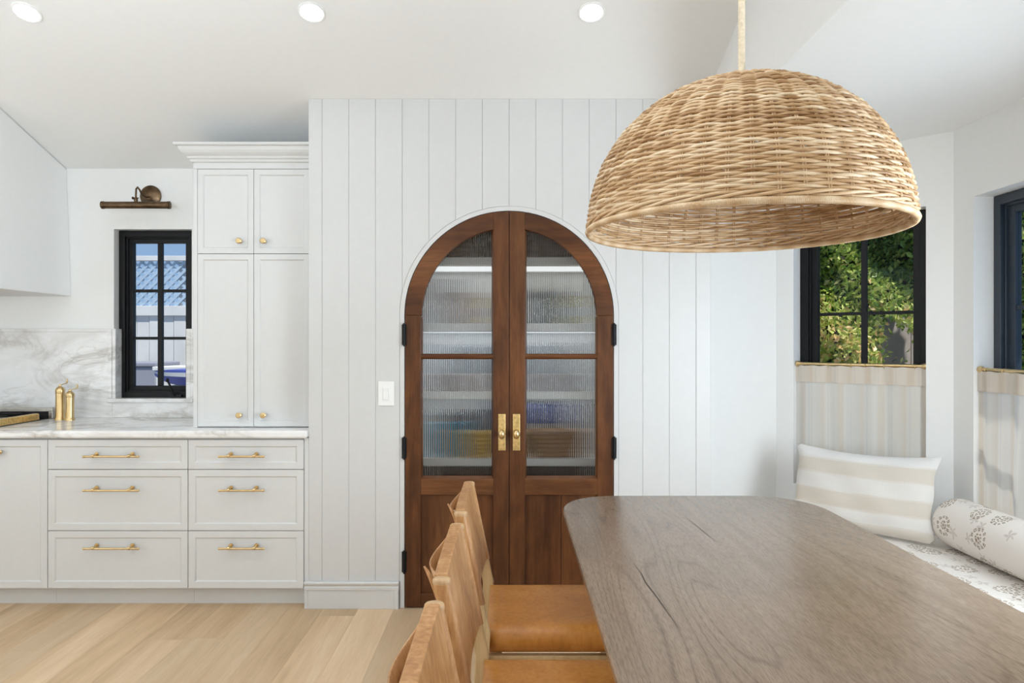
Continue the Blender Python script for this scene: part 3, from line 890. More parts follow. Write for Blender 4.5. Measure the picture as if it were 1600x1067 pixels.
# ------------------------------------------------------------------ light switch
r = thing('light_switch', (-.636, YP, 1.11), 'white rectangular light switch on the shiplap left of the arched door', 'switch')
bx(-.6775, -.5945, YP - .006, YP - .0005, 1.047, 1.173).build('wall_plate', M['plastic'], r, bevel=.003)
bx(-.655, -.617, YP - .0075, YP - .006, 1.075, 1.145).build('rocker_frame', M['plastic'], r, bevel=.001)
bx(-.651, -.626, YP - .0105, YP - .007, 1.079, 1.141).build('rocker', M['plastic'], r, bevel=.002)
bx(-.624, -.620, YP - .0095, YP - .007, 1.079, 1.141).build('dimmer_slide', M['plastic'], r, bevel=.001)

# ------------------------------------------------------------------ recessed downlights in the sloped ceiling
nrm = Vector((0, -.3333, -1)).normalized()
def downlight(x, y, label, group='recessed downlights in the sloped ceiling'):
    far = y > RIDGE
    z = ceil_z(y) if far else ceil_z(RIDGE) - (RIDGE - y) * .3333
    r = thing('recessed_light', (x, y, z), label, 'ceiling light', group)
    n_ = nrm if far else Vector((0, .3333, -1)).normalized()
    r.rotation_euler = n_.to_track_quat('-Z', 'Y').to_euler()
    MB().lathe([(.048, -.0005), (.060, -.0005), (.060, -.004), (.056, -.006), (.050, -.005), (.048, -.003)], (0, 0, 0), 32).build('trim_ring', M['plastic'], r, local=True, smooth=.6)
    MB().lathe([(.0485, -.0008), (.0485, -.003), (.03, -.0042), (.001, -.0045)], (0, 0, 0), 32).build('lens', M['lens'], r, local=True, smooth=.6)['label'] = 'glowing round lens'
for x, lb in ((-2.115, 'lit round downlight above the range hood side, leftmost in the ceiling'), (-.866, 'lit round downlight above the tall cabinet, middle of the row'), (.361, 'lit round downlight nearest the wicker pendant')):
    downlight(x, 3.087, lb)
for x in (-2.115, -.866, .361):  # added unseen spots with no fixtures, filling in light from above
    L = lamp('overhead_fill', 'SPOT', (x, 1.55, ceil_z(1.55) - .02), (0, -.05, -1), 26, color=(.93, .97, 1))
    L.data.spot_size = math.radians(110); L.data.spot_blend = .8; L.data.shadow_soft_size = .05

# ------------------------------------------------------------------ wicker pendant
PXc, PYc, ZR, RR, HH = .69, 2.09, 1.708, .452, .432
r = thing('pendant_lamp', (PXc, PYc, ZR), 'large woven rattan dome pendant hanging over the dining table', 'pendant lamp')
NS = 48
mb = MB(); rnd = random.Random(3)
def dome(ph): return RR * math.cos(ph) ** .93, HH * math.sin(ph)
phis = []; ph = .072
while ph < 1.44:
    phis.append(ph)
    r0, z0 = dome(ph); r1, z1 = dome(ph + .001)
    ph += .001 * .0075 / math.hypot(r1 - r0, z1 - z0)
tones = []
for j, ph in enumerate(phis):
    rad, zz = dome(ph)
    nr, nz = math.cos(ph) / RR, math.sin(ph) / HH
    q = math.hypot(nr, nz); nr /= q; nz /= q
    n = NS * 4
    amp = .0036 * min(1, rad / .2 + .15)
    pts = []
    wob = [rnd.uniform(-.0016, .0016) for _ in range(8)]
    base_t = min(.95, max(.05, rnd.gauss(.5, .16))); t1, t2, t3 = rnd.random() * 6.3, rnd.random() * 6.3, rnd.random() * 6.3
    k1, k2, k3 = rnd.choice((1, 2, 3)), rnd.choice((4, 5, 7)), rnd.choice((11, 17, 23))
    for k in range(n):
        th = 2 * PI * k / n
        dsp = amp * math.cos(NS / 2 * th + PI * j)
        wv = sum(wob[i] * math.sin((i + 2) * th + i) for i in range(6)) * .5
        pts.append((PXc + (rad + dsp * nr) * math.cos(th), PYc + (rad + dsp * nr) * math.sin(th), ZR + zz + dsp * nz + wv))
        tn = base_t + .14 * math.sin(k1 * th + t1) + .13 * math.sin(k2 * th + t2) + .10 * math.sin(k3 * th + t3)
        tones += [tn] * 5
    mb.tube(pts, .0043 + rnd.uniform(-.0004, .0004), 5, closed=True)
o = mb.build('woven_shade', M['rattan'], r, smooth=4, recalc=False); o['kind'] = 'stuff'
set_tone(o, tones)
mb = MB()
for s in range(NS):
    for dth in (-.0065, .0065):
        th = 2 * PI * s / NS + dth
        pts = []
        for k in range(20):
            ph = .0 + 1.47 * k / 19
            rad, zz = dome(ph)
            pts.append((PXc + rad * math.cos(th), PYc + rad * math.sin(th), ZR + zz))
        mb.tube(pts, .0027, 5)
o = mb.build('stakes', M['rattan'], r, smooth=4); o['kind'] = 'stuff'
set_tone(o, [.55] * len(mb.v))
# rim: a wrapped hoop, each turn of cane a bump, and a slack twisted band just above
mb = MB(); n = 1980
mb.tube([(PXc + RR * math.cos(2 * PI * k / n), PYc + RR * math.sin(2 * PI * k / n), ZR) for k in range(n)], [(.0086, .0102, .0100)[k % 3] for k in range(n)], 8, closed=True)
o = mb.build('rim', M['rattan'], r, smooth=4); set_tone(o, [.62 + .12 * math.sin(i * .013) for i in range(len(mb.v))])
mb = MB(); n = 480; tw = 11
for ofs in (0, 1, 2):
    pts = []
    for k in range(n):
        th = 2 * PI * k / n; a = tw * th + ofs * 2 * PI / 3
        rr_ = RR - .001 + .0052 * math.cos(a)
        pts.append((PXc + rr_ * math.cos(th), PYc + rr_ * math.sin(th), ZR + .018 + .0062 * math.sin(a)))
    mb.tube(pts, .0044, 6, closed=True)
o = mb.build('twisted_band', M['rattan'], r, smooth=4); set_tone(o, [.6 + .12 * math.sin(i * .011) for i in range(len(mb.v))])
MB().lathe([(.055, HH - .012), (.06, HH - .004), (.05, HH + .004), (.02, HH + .010), (.012, HH + .02)], (PXc, PYc, ZR), 24).build('crown', M['rattan_pale'], r, smooth=.8)
zr1 = ceil_z(PYc)
mb = MB(); z = ZR + HH - .06; k = 0; pts = []; rr = []
while z < zr1 - .015:
    pts.append((PXc, PYc, z)); rr.append(.0105 if k % 3 else .0093); z += .0036; k += 1
mb.tube(pts, rr, 10)
mb.build('wrapped_rod', M['rattan_pale'], r, smooth=4)['label'] = 'pale cane wrapped hanging rod'
MB().lathe([(.06, -.03), (.06, -.012), (.058, .02)], (PXc, PYc, zr1), 24).build('ceiling_cup', M['rattan_pale'], r, smooth=.6)
mb = MB().lathe([(.018, .22), (.02, .30), (.012, .37)], (PXc, PYc, ZR), 16)
mb.build('bulb_holder', M['aged'], r, smooth=.6)

# ------------------------------------------------------------------ dining table
TX0, TX1, TY0, TY1, TZ = .198, 1.177, .35, 2.835, .76
def rrect(x0, x1, y0, y1, rx, ry, n=14, e=2.3):
    pts = []
    for cx_, cy_, a0 in ((x1 - rx, y1 - ry, 0), (x0 + rx, y1 - ry, PI / 2), (x0 + rx, y0 + ry, PI), (x1 - rx, y0 + ry, 3 * PI / 2)):
        for k in range(n + 1):
            a = a0 + PI / 2 * k / n
            c, s = math.cos(a), math.sin(a)
            pts.append((cx_ + rx * math.copysign(abs(c) ** (2 / e), c), cy_ + ry * math.copysign(abs(s) ** (2 / e), s)))
    return pts
r = thing('dining_table', (.69, 1.6, 0), 'long smoked oak dining table with rounded corners and open grain', 'table')
mb = MB()
lay = [(0.012, TZ), (.004, TZ - .0015), (0, TZ - .006), (0, TZ - .020), (.004, TZ - .025), (.045, TZ - .042)]
outs = [rrect(TX0 + d_, TX1 - d_, TY0 + d_, TY1 - d_, .25 - d_, .27 - d_) for d_, z in lay]
n = len(outs[0])
for (d_, z), ou in zip(lay, outs): mb.v += [(a, b_, z) for a, b_ in ou]
for k in range(len(lay) - 1):
    for j in range(n):
        j2 = (j + 1) % n
        mb.f.append((k * n + j, k * n + j2, (k + 1) * n + j2, (k + 1) * n + j))
mb.f.append(tuple(range(n))); mb.f.append(tuple((len(lay) - 1) * n + j for j in reversed(range(n))))
mb.build('table_top', M['table'], r, smooth=.5)
for ty in (.85, 2.25):
    bx(.50, .88, ty - .05, ty + .05, .06, .70).build('pedestal', M['table'], r, bevel=.01)
    bx(.36, 1.02, ty - .06, ty + .06, 0, .06).build('foot', M['table'], r, bevel=.01)
    bx(.34, 1.04, ty - .05, ty + .05, .66, .7185).build('bearer', M['table'], r, bevel=.006)
bx(.65, .73, .9, 2.2, .22, .34).build('stretcher', M['table'], r, bevel=.006)
# two drying cracks along the grain
M['crack'] = plain('grain_crack', (.03, .02, .014), .9)
def crack(pts, w_):
    mb = MB(); L_ = []; R_ = []
    for i, (a, b_) in enumerate(pts):
        ww = w_ * math.sin(PI * (i + .3) / (len(pts) - .4))
        L_.append((a - ww, b_, TZ + .0003)); R_.append((a + ww, b_, TZ + .0003))
    mb.v = L_ + R_; m_ = len(pts)
    mb.f = [(i, i + 1, m_ + i + 1, m_ + i) for i in range(m_ - 1)]
    mb.build('crack', M['crack'], r)
crack([(.345, 1.96), (.352, 1.88), (.349, 1.80), (.357, 1.70), (.360, 1.62), (.366, 1.5)], .0016)
crack([(.62, 2.47), (.627, 2.38), (.632, 2.28), (.640, 2.16)], .0012)

# ------------------------------------------------------------------ leather sling chairs
def make_chair():
    """local frame: x towards the table, y across; rear edge of the seat at x = -.24"""
    r = thing('dining_chair')
    W = .235                                     # half width to the post centres
    bxx = lambda z: -.236 - (z - .46) * .20 if z > .46 else -.236 - (.46 - z) * .05    # post line
    for s in (-1, 1):
        pts = [(bxx(0) - .02, s * W, 0), (bxx(.25), s * W, .25), (bxx(.46), s * W, .46), (bxx(.60), s * W, .60), (bxx(.81), s * W, .81)]
        mb = MB()
        for k, (a, b_, c) in enumerate(pts):
            hw = (.013, .017, .02, .018, .015)[k]; hd_ = .012
            mb.v += [(a - hw, b_ - hd_, c), (a + hw, b_ - hd_, c), (a + hw, b_ + hd_, c), (a - hw, b_ + hd_, c)]
        for k in range(4):
            for j in range(4):
                j2 = (j + 1) % 4
                mb.f.append((4 * k + j, 4 * k + j2, 4 * k + 4 + j2, 4 * k + 4 + j))
        mb.f += [(3, 2, 1, 0), (16, 17, 18, 19)]
        mb.build('rear_leg', M['oak'], r, local=True, bevel=.004)
        mb = MB().tube([(.20, s * (W - .01), 0), (.205, s * (W - .01), .25), (.20, s * (W - .01), .44)], [.012, .016, .017], 10)
        mb.build('front_leg', M['oak'], r, local=True, smooth=.8)
        # side stretcher
        mb = MB().tube([(-.23, s * (W - .005), .22), (.20, s * (W - .01), .22)], .009, 8)
        mb.build('stretcher', M['oak'], r, local=True, smooth=.8)
    MB().tube([(-.235, -W, .30), (-.235, W, .30)], .010, 8).build('stretcher', M['oak'], r, local=True, smooth=.8)
    for xx in (-.20, .18): bx(xx - .02, xx + .02, -W + .06, W - .06, .36, .377).build('cross_rail', M['oak'], r, local=True, bevel=.003)
    # seat: leather stretched over side rails and rolled under them
    prof = []
    hw = W - .016
    for k in range(9):
        a = -PI * .75 + (PI * 1.25) * k / 8
        prof.append((-hw + .026 + .026 * math.cos(PI - (a + PI * .75)), .437 + .026 * math.sin(PI - (a + PI * .75)) if False else .437 - .026 * math.cos(PI * k / 8)))
    # cross-section (y, z): from under the left rail round its outside, over the seat, round the right rail
    sec = [(-hw + .06, .380)]
    for k in range(9):
        a = -PI / 2 - PI * k / 8
        sec.append((-hw + .042 + .042 * math.cos(a), .422 + .042 * math.sin(a)))
    for k in range(1, 8):
        u = k / 8
        yy = (-hw + .046) + (2 * hw - .092) * u
        sec.append((yy, .464 - .006 * math.sin(PI * u)))
    sec += [(-a, b_) for a, b_ in reversed(sec[:10])]
    mb = MB(); m = len(sec); nx = 8
    for i in range(nx + 1):
        xx = -.228 + .445 * i / nx
        for yy, zz in sec: mb.v.append((xx, yy, zz))
    for i in range(nx):
        for j in range(m - 1):
            mb.f.append((i * m + j, i * m + j + 1, (i + 1) * m + j + 1, (i + 1) * m + j))
    o = mb.build('seat', M['seat'], r, local=True, smooth=.9, solid=.005)
    o['label'] = 'saddle brown leather seat rolled over its side rails'
    for s in (-1, 1): bx(-.225, .205, s * (W - .035) - .012, s * (W - .035) + .012, .338, .376).build('side_rail', M['oak'], r, local=True, bevel=.003)
    # backrest: folded leather between the posts, edge of its upper fold flat
    zb, zt_ = .548, .846
    th = .0155
    mb = MB(); nz, ny = 10, 12
    for sgn in (1, -1):
        for i in range(nz + 1):
            z = zb + (zt_ - zb) * i / nz
            for j in range(ny + 1):
                y = -(W - .012) + 2 * (W - .012) * j / ny
                sag = -.012 * math.sin(PI * j / ny) * (1 - .75 * i / nz)
                dip = -.004 * math.sin(PI * j / ny) * (i / nz)
                mb.v.append((bxx(z) + sgn * th * (1 - .25 * (1 - i / nz)) + sag * (1 if sgn > 0 else .8), y, z + dip))
    q = ny + 1; Nn = (nz + 1) * q
    for base in (0, Nn):
        for i in range(nz):
            for j in range(ny):
                mb.f.append((base + i * q + j, base + i * q + j + 1, base + (i + 1) * q + j + 1, base + (i + 1) * q + j))
    for j in range(ny):
        mb.f.append((nz * q + j, nz * q + j + 1, Nn + nz * q + j + 1, Nn + nz * q + j))
        mb.f.append((j, j + 1, Nn + j + 1, Nn + j))
    for i in range(nz):
        for j in (0, ny):
            mb.f.append((i * q + j, (i + 1) * q + j, Nn + (i + 1) * q + j, Nn + i * q + j))
    bk = mb.build('backrest', M['leather'], r, local=True, bevel=.003, seg=2)
    # leather sleeves round the posts with pale caps
    for s in (-1, 1):
        mb = MB(); pts = []; n = 16
        for i in range(6):
            z = .551 + (.830 - .551) * i / 5
            hw_ = .0225 - .002 * i / 5; hy = .018
            for k in range(n):
                a = 2 * PI * k / n
                mb.v.append((bxx(z) + hw_ * math.cos(a), s * W + hy * math.sin(a), z))
        for i in range(5):
            for k in range(n):
                k2 = (k + 1) % n
                mb.f.append((i * n + k, i * n + k2, (i + 1) * n + k2, (i + 1) * n + k))
        mb.f.append(tuple(reversed(range(n)))); mb.f.append(tuple(5 * n + k for k in range(n)))
        sl = mb.build('post_sleeve', M['leather'], r, local=True, smooth=.8)
        mb = MB(); zt2_ = .829
        for (f_, dz) in ((1.0, 0), (1.02, .005), (.98, .0105), (.84, .0135), (.05, .014)):
            for k in range(n):
                a = 2 * PI * k / n
                mb.v.append((bxx(zt2_) + .021 * f_ * math.cos(a), s * W + .017 * f_ * math.sin(a), zt2_ + dz))
        for i in range(4):
            for k in range(n):
                k2 = (k + 1) % n
                mb.f.append((i * n + k, i * n + k2, (i + 1) * n + k2, (i + 1) * n + k))
        mb.f.append(tuple(4 * n + k for k in range(n)))
        mb.build('post_cap', M['cap'], sl, local=True, smooth=1)['label'] = 'pale rounded post cap'
    # slack flap bowing out behind the backrest, and its pointed tab
    def flap(u, v):
        y = -.165 + .375 * u
        z = .60 + .225 * v - .02 * math.sin(PI * u) * v
        bow = .038 * math.sin(PI * u) ** 1.3 * (.25 + .75 * v)
        return (bxx(z) - .018 - bow - .002, y, z)
    fl = MB().grid(15, 7, flap).build('rear_flap', M['leather'], r, local=True, smooth=2, solid=.0045)
    fl['label'] = 'leather flap bowed out behind the backrest'
    mb = MB()
    for i in range(5):
        t_ = i / 4
        z = .795 + .066 * t_
        xx = bxx(z) - .019 - .017 * t_ ** 1.5
        wd = .022 * (1 - t_ ** 1.5) + .001
        mb.v += [(xx, -W + .022 - wd, z), (xx, -W + .022 + wd * 1.5, z)]
    for i in range(4): mb.f.append((2 * i, 2 * i + 1, 2 * i + 3, 2 * i + 2))
    mb.build('strap_tab', M['leather'], fl, local=True, smooth=2, solid=.004)
    return r
ch = make_chair()
spots = [(2.455, 'tan leather sling chair nearest the arched door, its whole seat in view'),
         (1.83, 'tan leather sling chair in the middle of the row, seat partly below the frame'),
         (1.205, 'tan leather sling chair nearest the viewer, cut off by the bottom edge')]
for i, (y, lb) in enumerate(spots):
    o = ch if i == 0 else copy_tree(ch)
    o.location = (.157, y, 0)
    tag(o, lb, 'chair', 'leather chairs along the table')

# ------------------------------------------------------------------ bench, seat cushion, bolster, pillow
ZBe = .43
def bench_poly(dep, e=.003):
    k = dep * math.tan(math.radians(22.5))
    s2 = math.sqrt(.5)
    # wall-side outline, then front outline
    return [(AX - .2, AY - e), (AX, AY - e), (BX - e, BY - e * 2), (BX - e, .35), (BX - dep, .35), (BX - dep, BY - k), (AX - s2 * dep * 0 - dep * .414, AY - dep), (AX - .2, AY - dep)]
r = thing('window_bench', (1.9, 2.2, 0), 'white built-in window bench running round the bay', 'bench')
MB().prism(bench_poly(.50, .004), .0, .335, 'z').build('base', M['cab'], r, bevel=.003)
MB().prism(bench_poly(.53, .004), .335, .355, 'z').build('seat_board', M['cab'], r, bevel=.003)
mb = MB(); po = bench_poly(.53, .012); n = len(po)
mb.prism(po, .356, ZBe, 'z')
mb.uv = [(v[0] + v[2] * .8, v[1] + v[2] * .9) for v in mb.v]
o = mb.build('bench_cushion', M['floral'], bevel=.018, seg=3)
tag(o, 'long cream seat cushion printed with brown flowers on the window bench', 'cushion')

BR, BXc, BZc = .113, 2.064, ZBe + .1145
mb = MB(); n = 40
ys = [3.255, 3.27, 3.267, 3.255, 3.235] + [3.2 - k * .1 for k in range(22)] + [1.0]
rs = [.002, .062, .095, .108, .1125] + [.113] * 22 + [.112]
mb.uv = []
for y, rr_ in zip(ys, rs):
    for k in range(n + 1):
        a = 2 * PI * k / n - PI * .1
        wob = 1 + .008 * math.sin(3 * a + y * 9)
        mb.v.append((BXc + rr_ * wob * math.cos(a), y, BZc + rr_ * wob * math.sin(a)))
        mb.uv.append((a * BR, y + rr_ * .4))
for i in range(len(ys) - 1):
    for k in range(n):
        mb.f.append((i * (n + 1) + k, i * (n + 1) + k + 1, (i + 1) * (n + 1) + k + 1, (i + 1) * (n + 1) + k))
bo = mb.build('bolster', M['floral'], smooth=1.2)
tag(bo, 'round cream bolster with brown printed rosettes along the side window', 'cushion')
M['piping'] = plain('brown_piping', (.25, .18, .12), .9)

# pillow leaning against the angled window
def make_pillow():
    W_, H_, D_ = .338, .203, .060
    r = MB(); n = 34; m_ = 22
    for side in (1, -1):
        def fn(u, v):
            a, b_ = 2 * u - 1, 2 * v - 1
            t_ = max(0, (1 - abs(a) ** 2.6)) ** .5 * max(0, (1 - abs(b_) ** 2.6)) ** .5
            pin = 1 - .06 * (1 - abs(b_) ** 2.5) * abs(a) ** 4 + .012 * math.sin(7 * b_ + 1) * abs(a) ** 6
            pin2 = 1 - .075 * (1 - abs(a) ** 2) * abs(b_) ** 4
            wr = .004 * math.sin(9 * a + 5 * b_) * t_ + .003 * math.sin(17 * b_ - 6 * a) * t_
            return (a * W_ * pin, -side * (D_ * t_ + wr * (side > 0)), b_ * H_ * pin2 + .012 * a * a)
        r.grid(n, m_, fn, lambda u, v: (u * .7, v))
    return r
pl = make_pillow().build('lumbar_pillow', M['pillow'], smooth=4, recalc=True)
pc = Vector((1.748, 3.505, ZBe + .200))
pl.location = pc
pl.rotation_euler = (Matrix.Rotation(-PI / 4, 4, 'Z') @ Matrix.Rotation(math.radians(-17), 4, 'X') @ Matrix.Rotation(math.radians(0), 4, 'Y')).to_euler()
tag(pl, 'long cream and beige banded linen pillow in the bench corner', 'pillow')

# ------------------------------------------------------------------ curtain rods and cafe curtains
def rod(name, p0, p1, inward, label, rings, finial=True):
    p0, p1 = Vector(p0), Vector(p1)
    r = thing(name, tuple(p0), label, 'curtain rod', 'brass cafe rods in the bay')
    d_ = (p1 - p0).normalized()
    MB().tube([p0, p1], .0095, 12).build('rod', M['brass'], r, smooth=1)
    for e, s in ((p0, 1), (p1, -1)):
        mb = MB().tube([e - d_ * .001, e + d_ * s * .006, e + d_ * s * .012, e + d_ * s * .02, e + d_ * s * .026], [.0160, .0170, .0170, .0120, .0120], 14)
        mb.build('end_socket', M['brass'], r, smooth=.6)
    L_ = (p1 - p0).length
    for t_ in rings:
        c = p0 + d_ * (L_ * t_)
        pts = []
        perp = Vector((-d_.y, d_.x, 0))
        for k in range(14):
            a = 2 * PI * k / 14
            pts.append(c + perp * .0135 * math.cos(a) + Vector((0, 0, .0135 * math.sin(a) - .004)))
        MB().tube(pts, .0018, 5, closed=True).build('ring', M['brass'], r, smooth=2)
    return r
def along(s, d_):                                       # angled wall: s from the near corner, d outward
    return Vector((BX - s, BY + s, 0)) + o45 * d_
zr = 1.2525
a0 = along(.562, .035); a1 = along(.088, .035)
rod('curtain_rod', (a0.x, a0.y, zr), (a1.x, a1.y, zr), None, 'brass cafe rod across the angled window beneath the pendant', (.09, .27, .45, .56, .70, .92))
b0_ = (BX + .03, 3.332, 1.247); b1_ = (BX + .03, 2.302, 1.247)
rod('curtain_rod', b0_, b1_, None, 'brass cafe rod at the right edge, across the side window', (.05, .16, .3, .45, .6, .75, .9))

def curtain(p0, p1, ztop, zbot, nrm_, folds, amp, label, seed, bell=0, headz=.09):
    p0, p1 = Vector(p0), Vector(p1); L_ = (p1 - p0).length
    rn = random.Random(seed)
    ph = [rn.uniform(0, 6.28) for _ in range(4)]
    r = thing('cafe_curtain', tuple(p0.lerp(p1, .5)) [:2] + (zbot,), label, 'curtain', 'striped cafe curtains in the bay')
    def shape(u, z):
        f = (ztop - z) / (ztop - zbot)
        d_ = amp * (.55 + .45 * f) * (math.sin(folds * 2 * PI * u + ph[0]) * .55 + math.sin(folds * 1.63 * 2 * PI * u + ph[1]) * .35 + .3 * math.sin(folds * .5 * 2 * PI * u + ph[2] + f * 1.2))
        d_ += bell * math.sin(PI * min(1, u * 2.2)) * f
        return p0.lerp(p1, u) + nrm_ * d_
    def fn(z0, z1, off):
        def g(u, v):
            z = z0 + (z1 - z0) * v
            q = shape(u, z) + nrm_ * off
            return (q.x, q.y, z + (.002 * math.sin(folds * 4 * PI * u + ph[3]) if v == 0 else 0))
        return g
    nu = int(folds * 14) + 20
    MB().grid(nu, 24, fn(ztop, zbot, 0), lambda u, v: (u * L_ * 1.15, v)).build('drop', M['curtain'], r, smooth=4, recalc=False)
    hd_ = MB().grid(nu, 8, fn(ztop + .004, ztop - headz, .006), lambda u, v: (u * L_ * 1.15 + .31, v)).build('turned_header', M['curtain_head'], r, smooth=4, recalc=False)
    return r
c0 = along(.566, .030); c1 = along(.072, .030)
curtain((c0.x, c0.y, 0), (c1.x, c1.y, 0), 1.240, .572, -o45, 4.5, .013, 'striped linen cafe curtain on the angled window behind the pillow', 5)
curtain((BX + .022, 3.36, 0), (BX + .022, 2.32, 0), 1.236, .572, Vector((-1, 0, 0)), 6, .016, 'striped linen cafe curtain at the right edge above the bolster', 9, bell=.01)

# ------------------------------------------------------------------ pantry shelves and goods behind the reeded glass
zs = [.30, .693, 1.063, 1.438, 1.803]
names = ['lowest', 'second', 'third', 'fourth', 'top']
for z, nm_ in zip(zs, names):
    tag(bx(PX0 + .101, PX1 - .101, 3.87, 4.218, z, z + .042).build('pantry_shelf', M['shelf'], bevel=.002), f'white pantry shelf behind the reeded glass, {nm_} of five', 'shelf', 'pantry shelves')
pcol = {}
def pm(c, rough=.6):
    k = (c, rough)
    if k not in pcol: pcol[k] = plain('goods_paint', c, rough, var=.08)
    return pcol[k]
def carton(x, w_, h, z, c, label, band=None, y=3.90, d=.16):
    r = thing('carton', (x, y, z), label, 'box', 'goods on the pantry shelves')
    bx(x - w_ / 2, x + w_ / 2, y, y + d, z, z + h).build('box', pm(c), r, bevel=.004)
    bx(x - w_ / 2 - .002, x + w_ / 2 + .002, y - .002, y + d + .002, z + h * .82, z + h + .002).build('lid', pm(tuple(min(1, q * 1.1) for q in c)), r, bevel=.003)
    if band: bx(x - w_ * .42, x + w_ * .42, y - .0015, y, z + h * .25, z + h * .6).build('paper_label', pm(band), r)
def basket(x, w_, h, z, c, label, y=3.89, d=.22):
    r = thing('basket', (x, y, z), label, 'basket', 'goods on the pantry shelves')
    mb = MB()
    nl = 6
    for k in range(nl):
        q = .85 + .15 * k / (nl - 1)
        pts = [(x + sx_ * w_ / 2 * q, y + d / 2 + sy_ * d / 2 * q, z + h / nl * .6 + (h - h / nl * .8) * k / (nl - 1)) for sx_, sy_ in ((-1, -1), (1, -1), (1, 1), (-1, 1))]
        mb.tube(pts, h / nl * .56, 6, closed=True)
    mb.build('weave', pm(c, .8), r, smooth=1)
    mb = MB().tube([(x + sx_ * w_ / 2 * 1.02, y + d / 2 + sy_ * d / 2 * 1.02, z + h) for sx_, sy_ in ((-1, -1), (1, -1), (1, 1), (-1, 1))], .01, 8, closed=True)
    mb.build('rim', pm(tuple(q * .8 for q in c), .8), r, smooth=1)
def jar(x, rr_, h, z, c, label, lid=(.75, .7, .6), y=3.98):
    r = thing('jar', (x, y, z), label, 'jar', 'goods on the pantry shelves')
    MB().lathe([(rr_ * .9, 0), (rr_, .01), (rr_, h * .78), (rr_ * .8, h * .84)], (x, y, z), 20).build('body', pm(c, .25), r, smooth=.6)
    MB().lathe([(rr_ * .86, h * .83), (rr_ * .86, h * .98), (rr_ * .8, h)], (x, y, z), 20).build('lid', pm(lid, .4), r, smooth=.6)
def bottle(x, rr_, h, z, c, label, y=3.97):
    r = thing('bottle', (x, y, z), label, 'bottle', 'goods on the pantry shelves')
    MB().lathe([(rr_ * .9, 0), (rr_, .01), (rr_, h * .58), (rr_ * .75, h * .68), (rr_ * .34, h * .76), (rr_ * .32, h * .93)], (x, y, z), 20).build('body', pm(c, .15), r, smooth=.6)
    MB().lathe([(rr_ * .4, h * .92), (rr_ * .4, h), (rr_ * .3, h * 1.005)], (x, y, z), 16).build('cap', pm((.2, .18, .16), .4), r, smooth=.6)
T = .042
z5, z4, z3, z2, z1 = [z + T + .0008 for z in reversed(zs)]
BE = 'behind the reeded glass'
# top
basket(-.30, .30, .17, z5, (.20, .12, .07), 'dark brown basket on the top pantry shelf, left door'); basket(.24, .40, .18, z5, (.16, .10, .07), 'dark brown basket on the top pantry shelf, right door')
# fourth shelf
carton(-.40, .14, .25, z4, (.52, .54, .56), 'pale grey canister box far left on the fourth pantry shelf', y=3.96)
carton(-.25, .13, .17, z4, (.62, .50, .44), 'pinkish carton on the fourth pantry shelf, left door', (.70, .55, .46))
carton(-.125, .09, .14, z4, (.72, .62, .36), 'yellow labelled box beside the centre stile on the fourth shelf, left door', (.35, .3, .3))
bottle(.11, .042, .27, z4, (.03, .04, .045), 'dark bottle beside the centre stile on the fourth shelf, right door')
bottle(.20, .042, .28, z4, (.05, .06, .06), 'second dark bottle on the fourth shelf, right door')
jar(.29, .042, .22, z4, (.16, .17, .17), 'charcoal jar on the fourth pantry shelf, right door', y=4.0)
carton(.40, .14, .15, z4, (.72, .66, .40), 'yellow labelled box far right on the fourth shelf', (.8, .8, .75))
# third: tall bins behind, a row of low lidded tubs before them
for k, (x, c, nm_) in enumerate(((-.36, (.34, .30, .29), 'far left'), (-.16, (.50, .43, .41), 'left of the centre stile'), (.16, (.42, .38, .38), 'right of the centre stile'), (.36, (.38, .37, .38), 'far right'))):
    carton(x, .17, .09, z3, c, f'low white lidded tub in front on the third pantry shelf, {nm_}', y=3.885, d=.12)
carton(-.33, .20, .26, z3, (.50, .56, .64), 'pale blue bin standing behind on the third pantry shelf, left door', y=4.03)
carton(-.13, .16, .24, z3, (.30, .33, .36), 'grey bin standing behind on the third pantry shelf beside the centre stile', y=4.03)
carton(.17, .20, .25, z3, (.40, .46, .52), 'slate grey bin standing behind on the third pantry shelf, right door', y=4.03); carton(.38, .18, .27, z3, (.52, .53, .55), 'white bin standing behind on the third pantry shelf, far right', y=4.03)
# second: the blue, gold and brown goods, low baskets in front
basket(-.15, .24, .13, z2, (.50, .31, .07), 'golden basket in front on the second pantry shelf, left door', y=3.885, d=.12)
basket(.25, .40, .14, z2, (.26, .14, .065), 'long brown basket in front on the second pantry shelf, right door', y=3.885, d=.12)
jar(-.375, .075, .24, z2, (.02, .24, .40), 'bright teal canister far left on the second pantry shelf', (.12, .15, .18), y=3.97)
carton(-.15, .24, .24, z2, (.018, .02, .028), 'black bin behind the golden basket on the second pantry shelf', y=4.03)
carton(.16, .22, .29, z2, (.012, .035, .17), 'navy blue box behind the brown basket on the second shelf', (.36, .32, .25), y=4.03); carton(.36, .15, .27, z2, (.05, .045, .06), 'dark box far right on the second pantry shelf', y=4.03)
# lowest
for k, (x, c, nm_) in enumerate(((-.35, (.02, .02, .025), 'far left'), (-.13, (.025, .025, .03), 'left of the centre stile'), (.13, (.02, .02, .025), 'right of the centre stile'), (.35, (.03, .028, .028), 'far right'))):
    carton(x, .21, .344, z1, c, f'black storage bin on the lowest pantry shelf, {nm_}', y=3.872, d=.26)
# LED strip under the top shelf; those under lower shelves are added fill
for zz, e, wd in ((1.80, .95, .28), (1.435, 1.0, .28), (1.06, 1.1, .1), (.69, .22, .1)):
    lamp('pantry_strip_fill', 'AREA', (0, 3.90 + wd / 2, zz - .003), (0, -.001, -1), e, (1.5, wd), (.93, .97, 1))

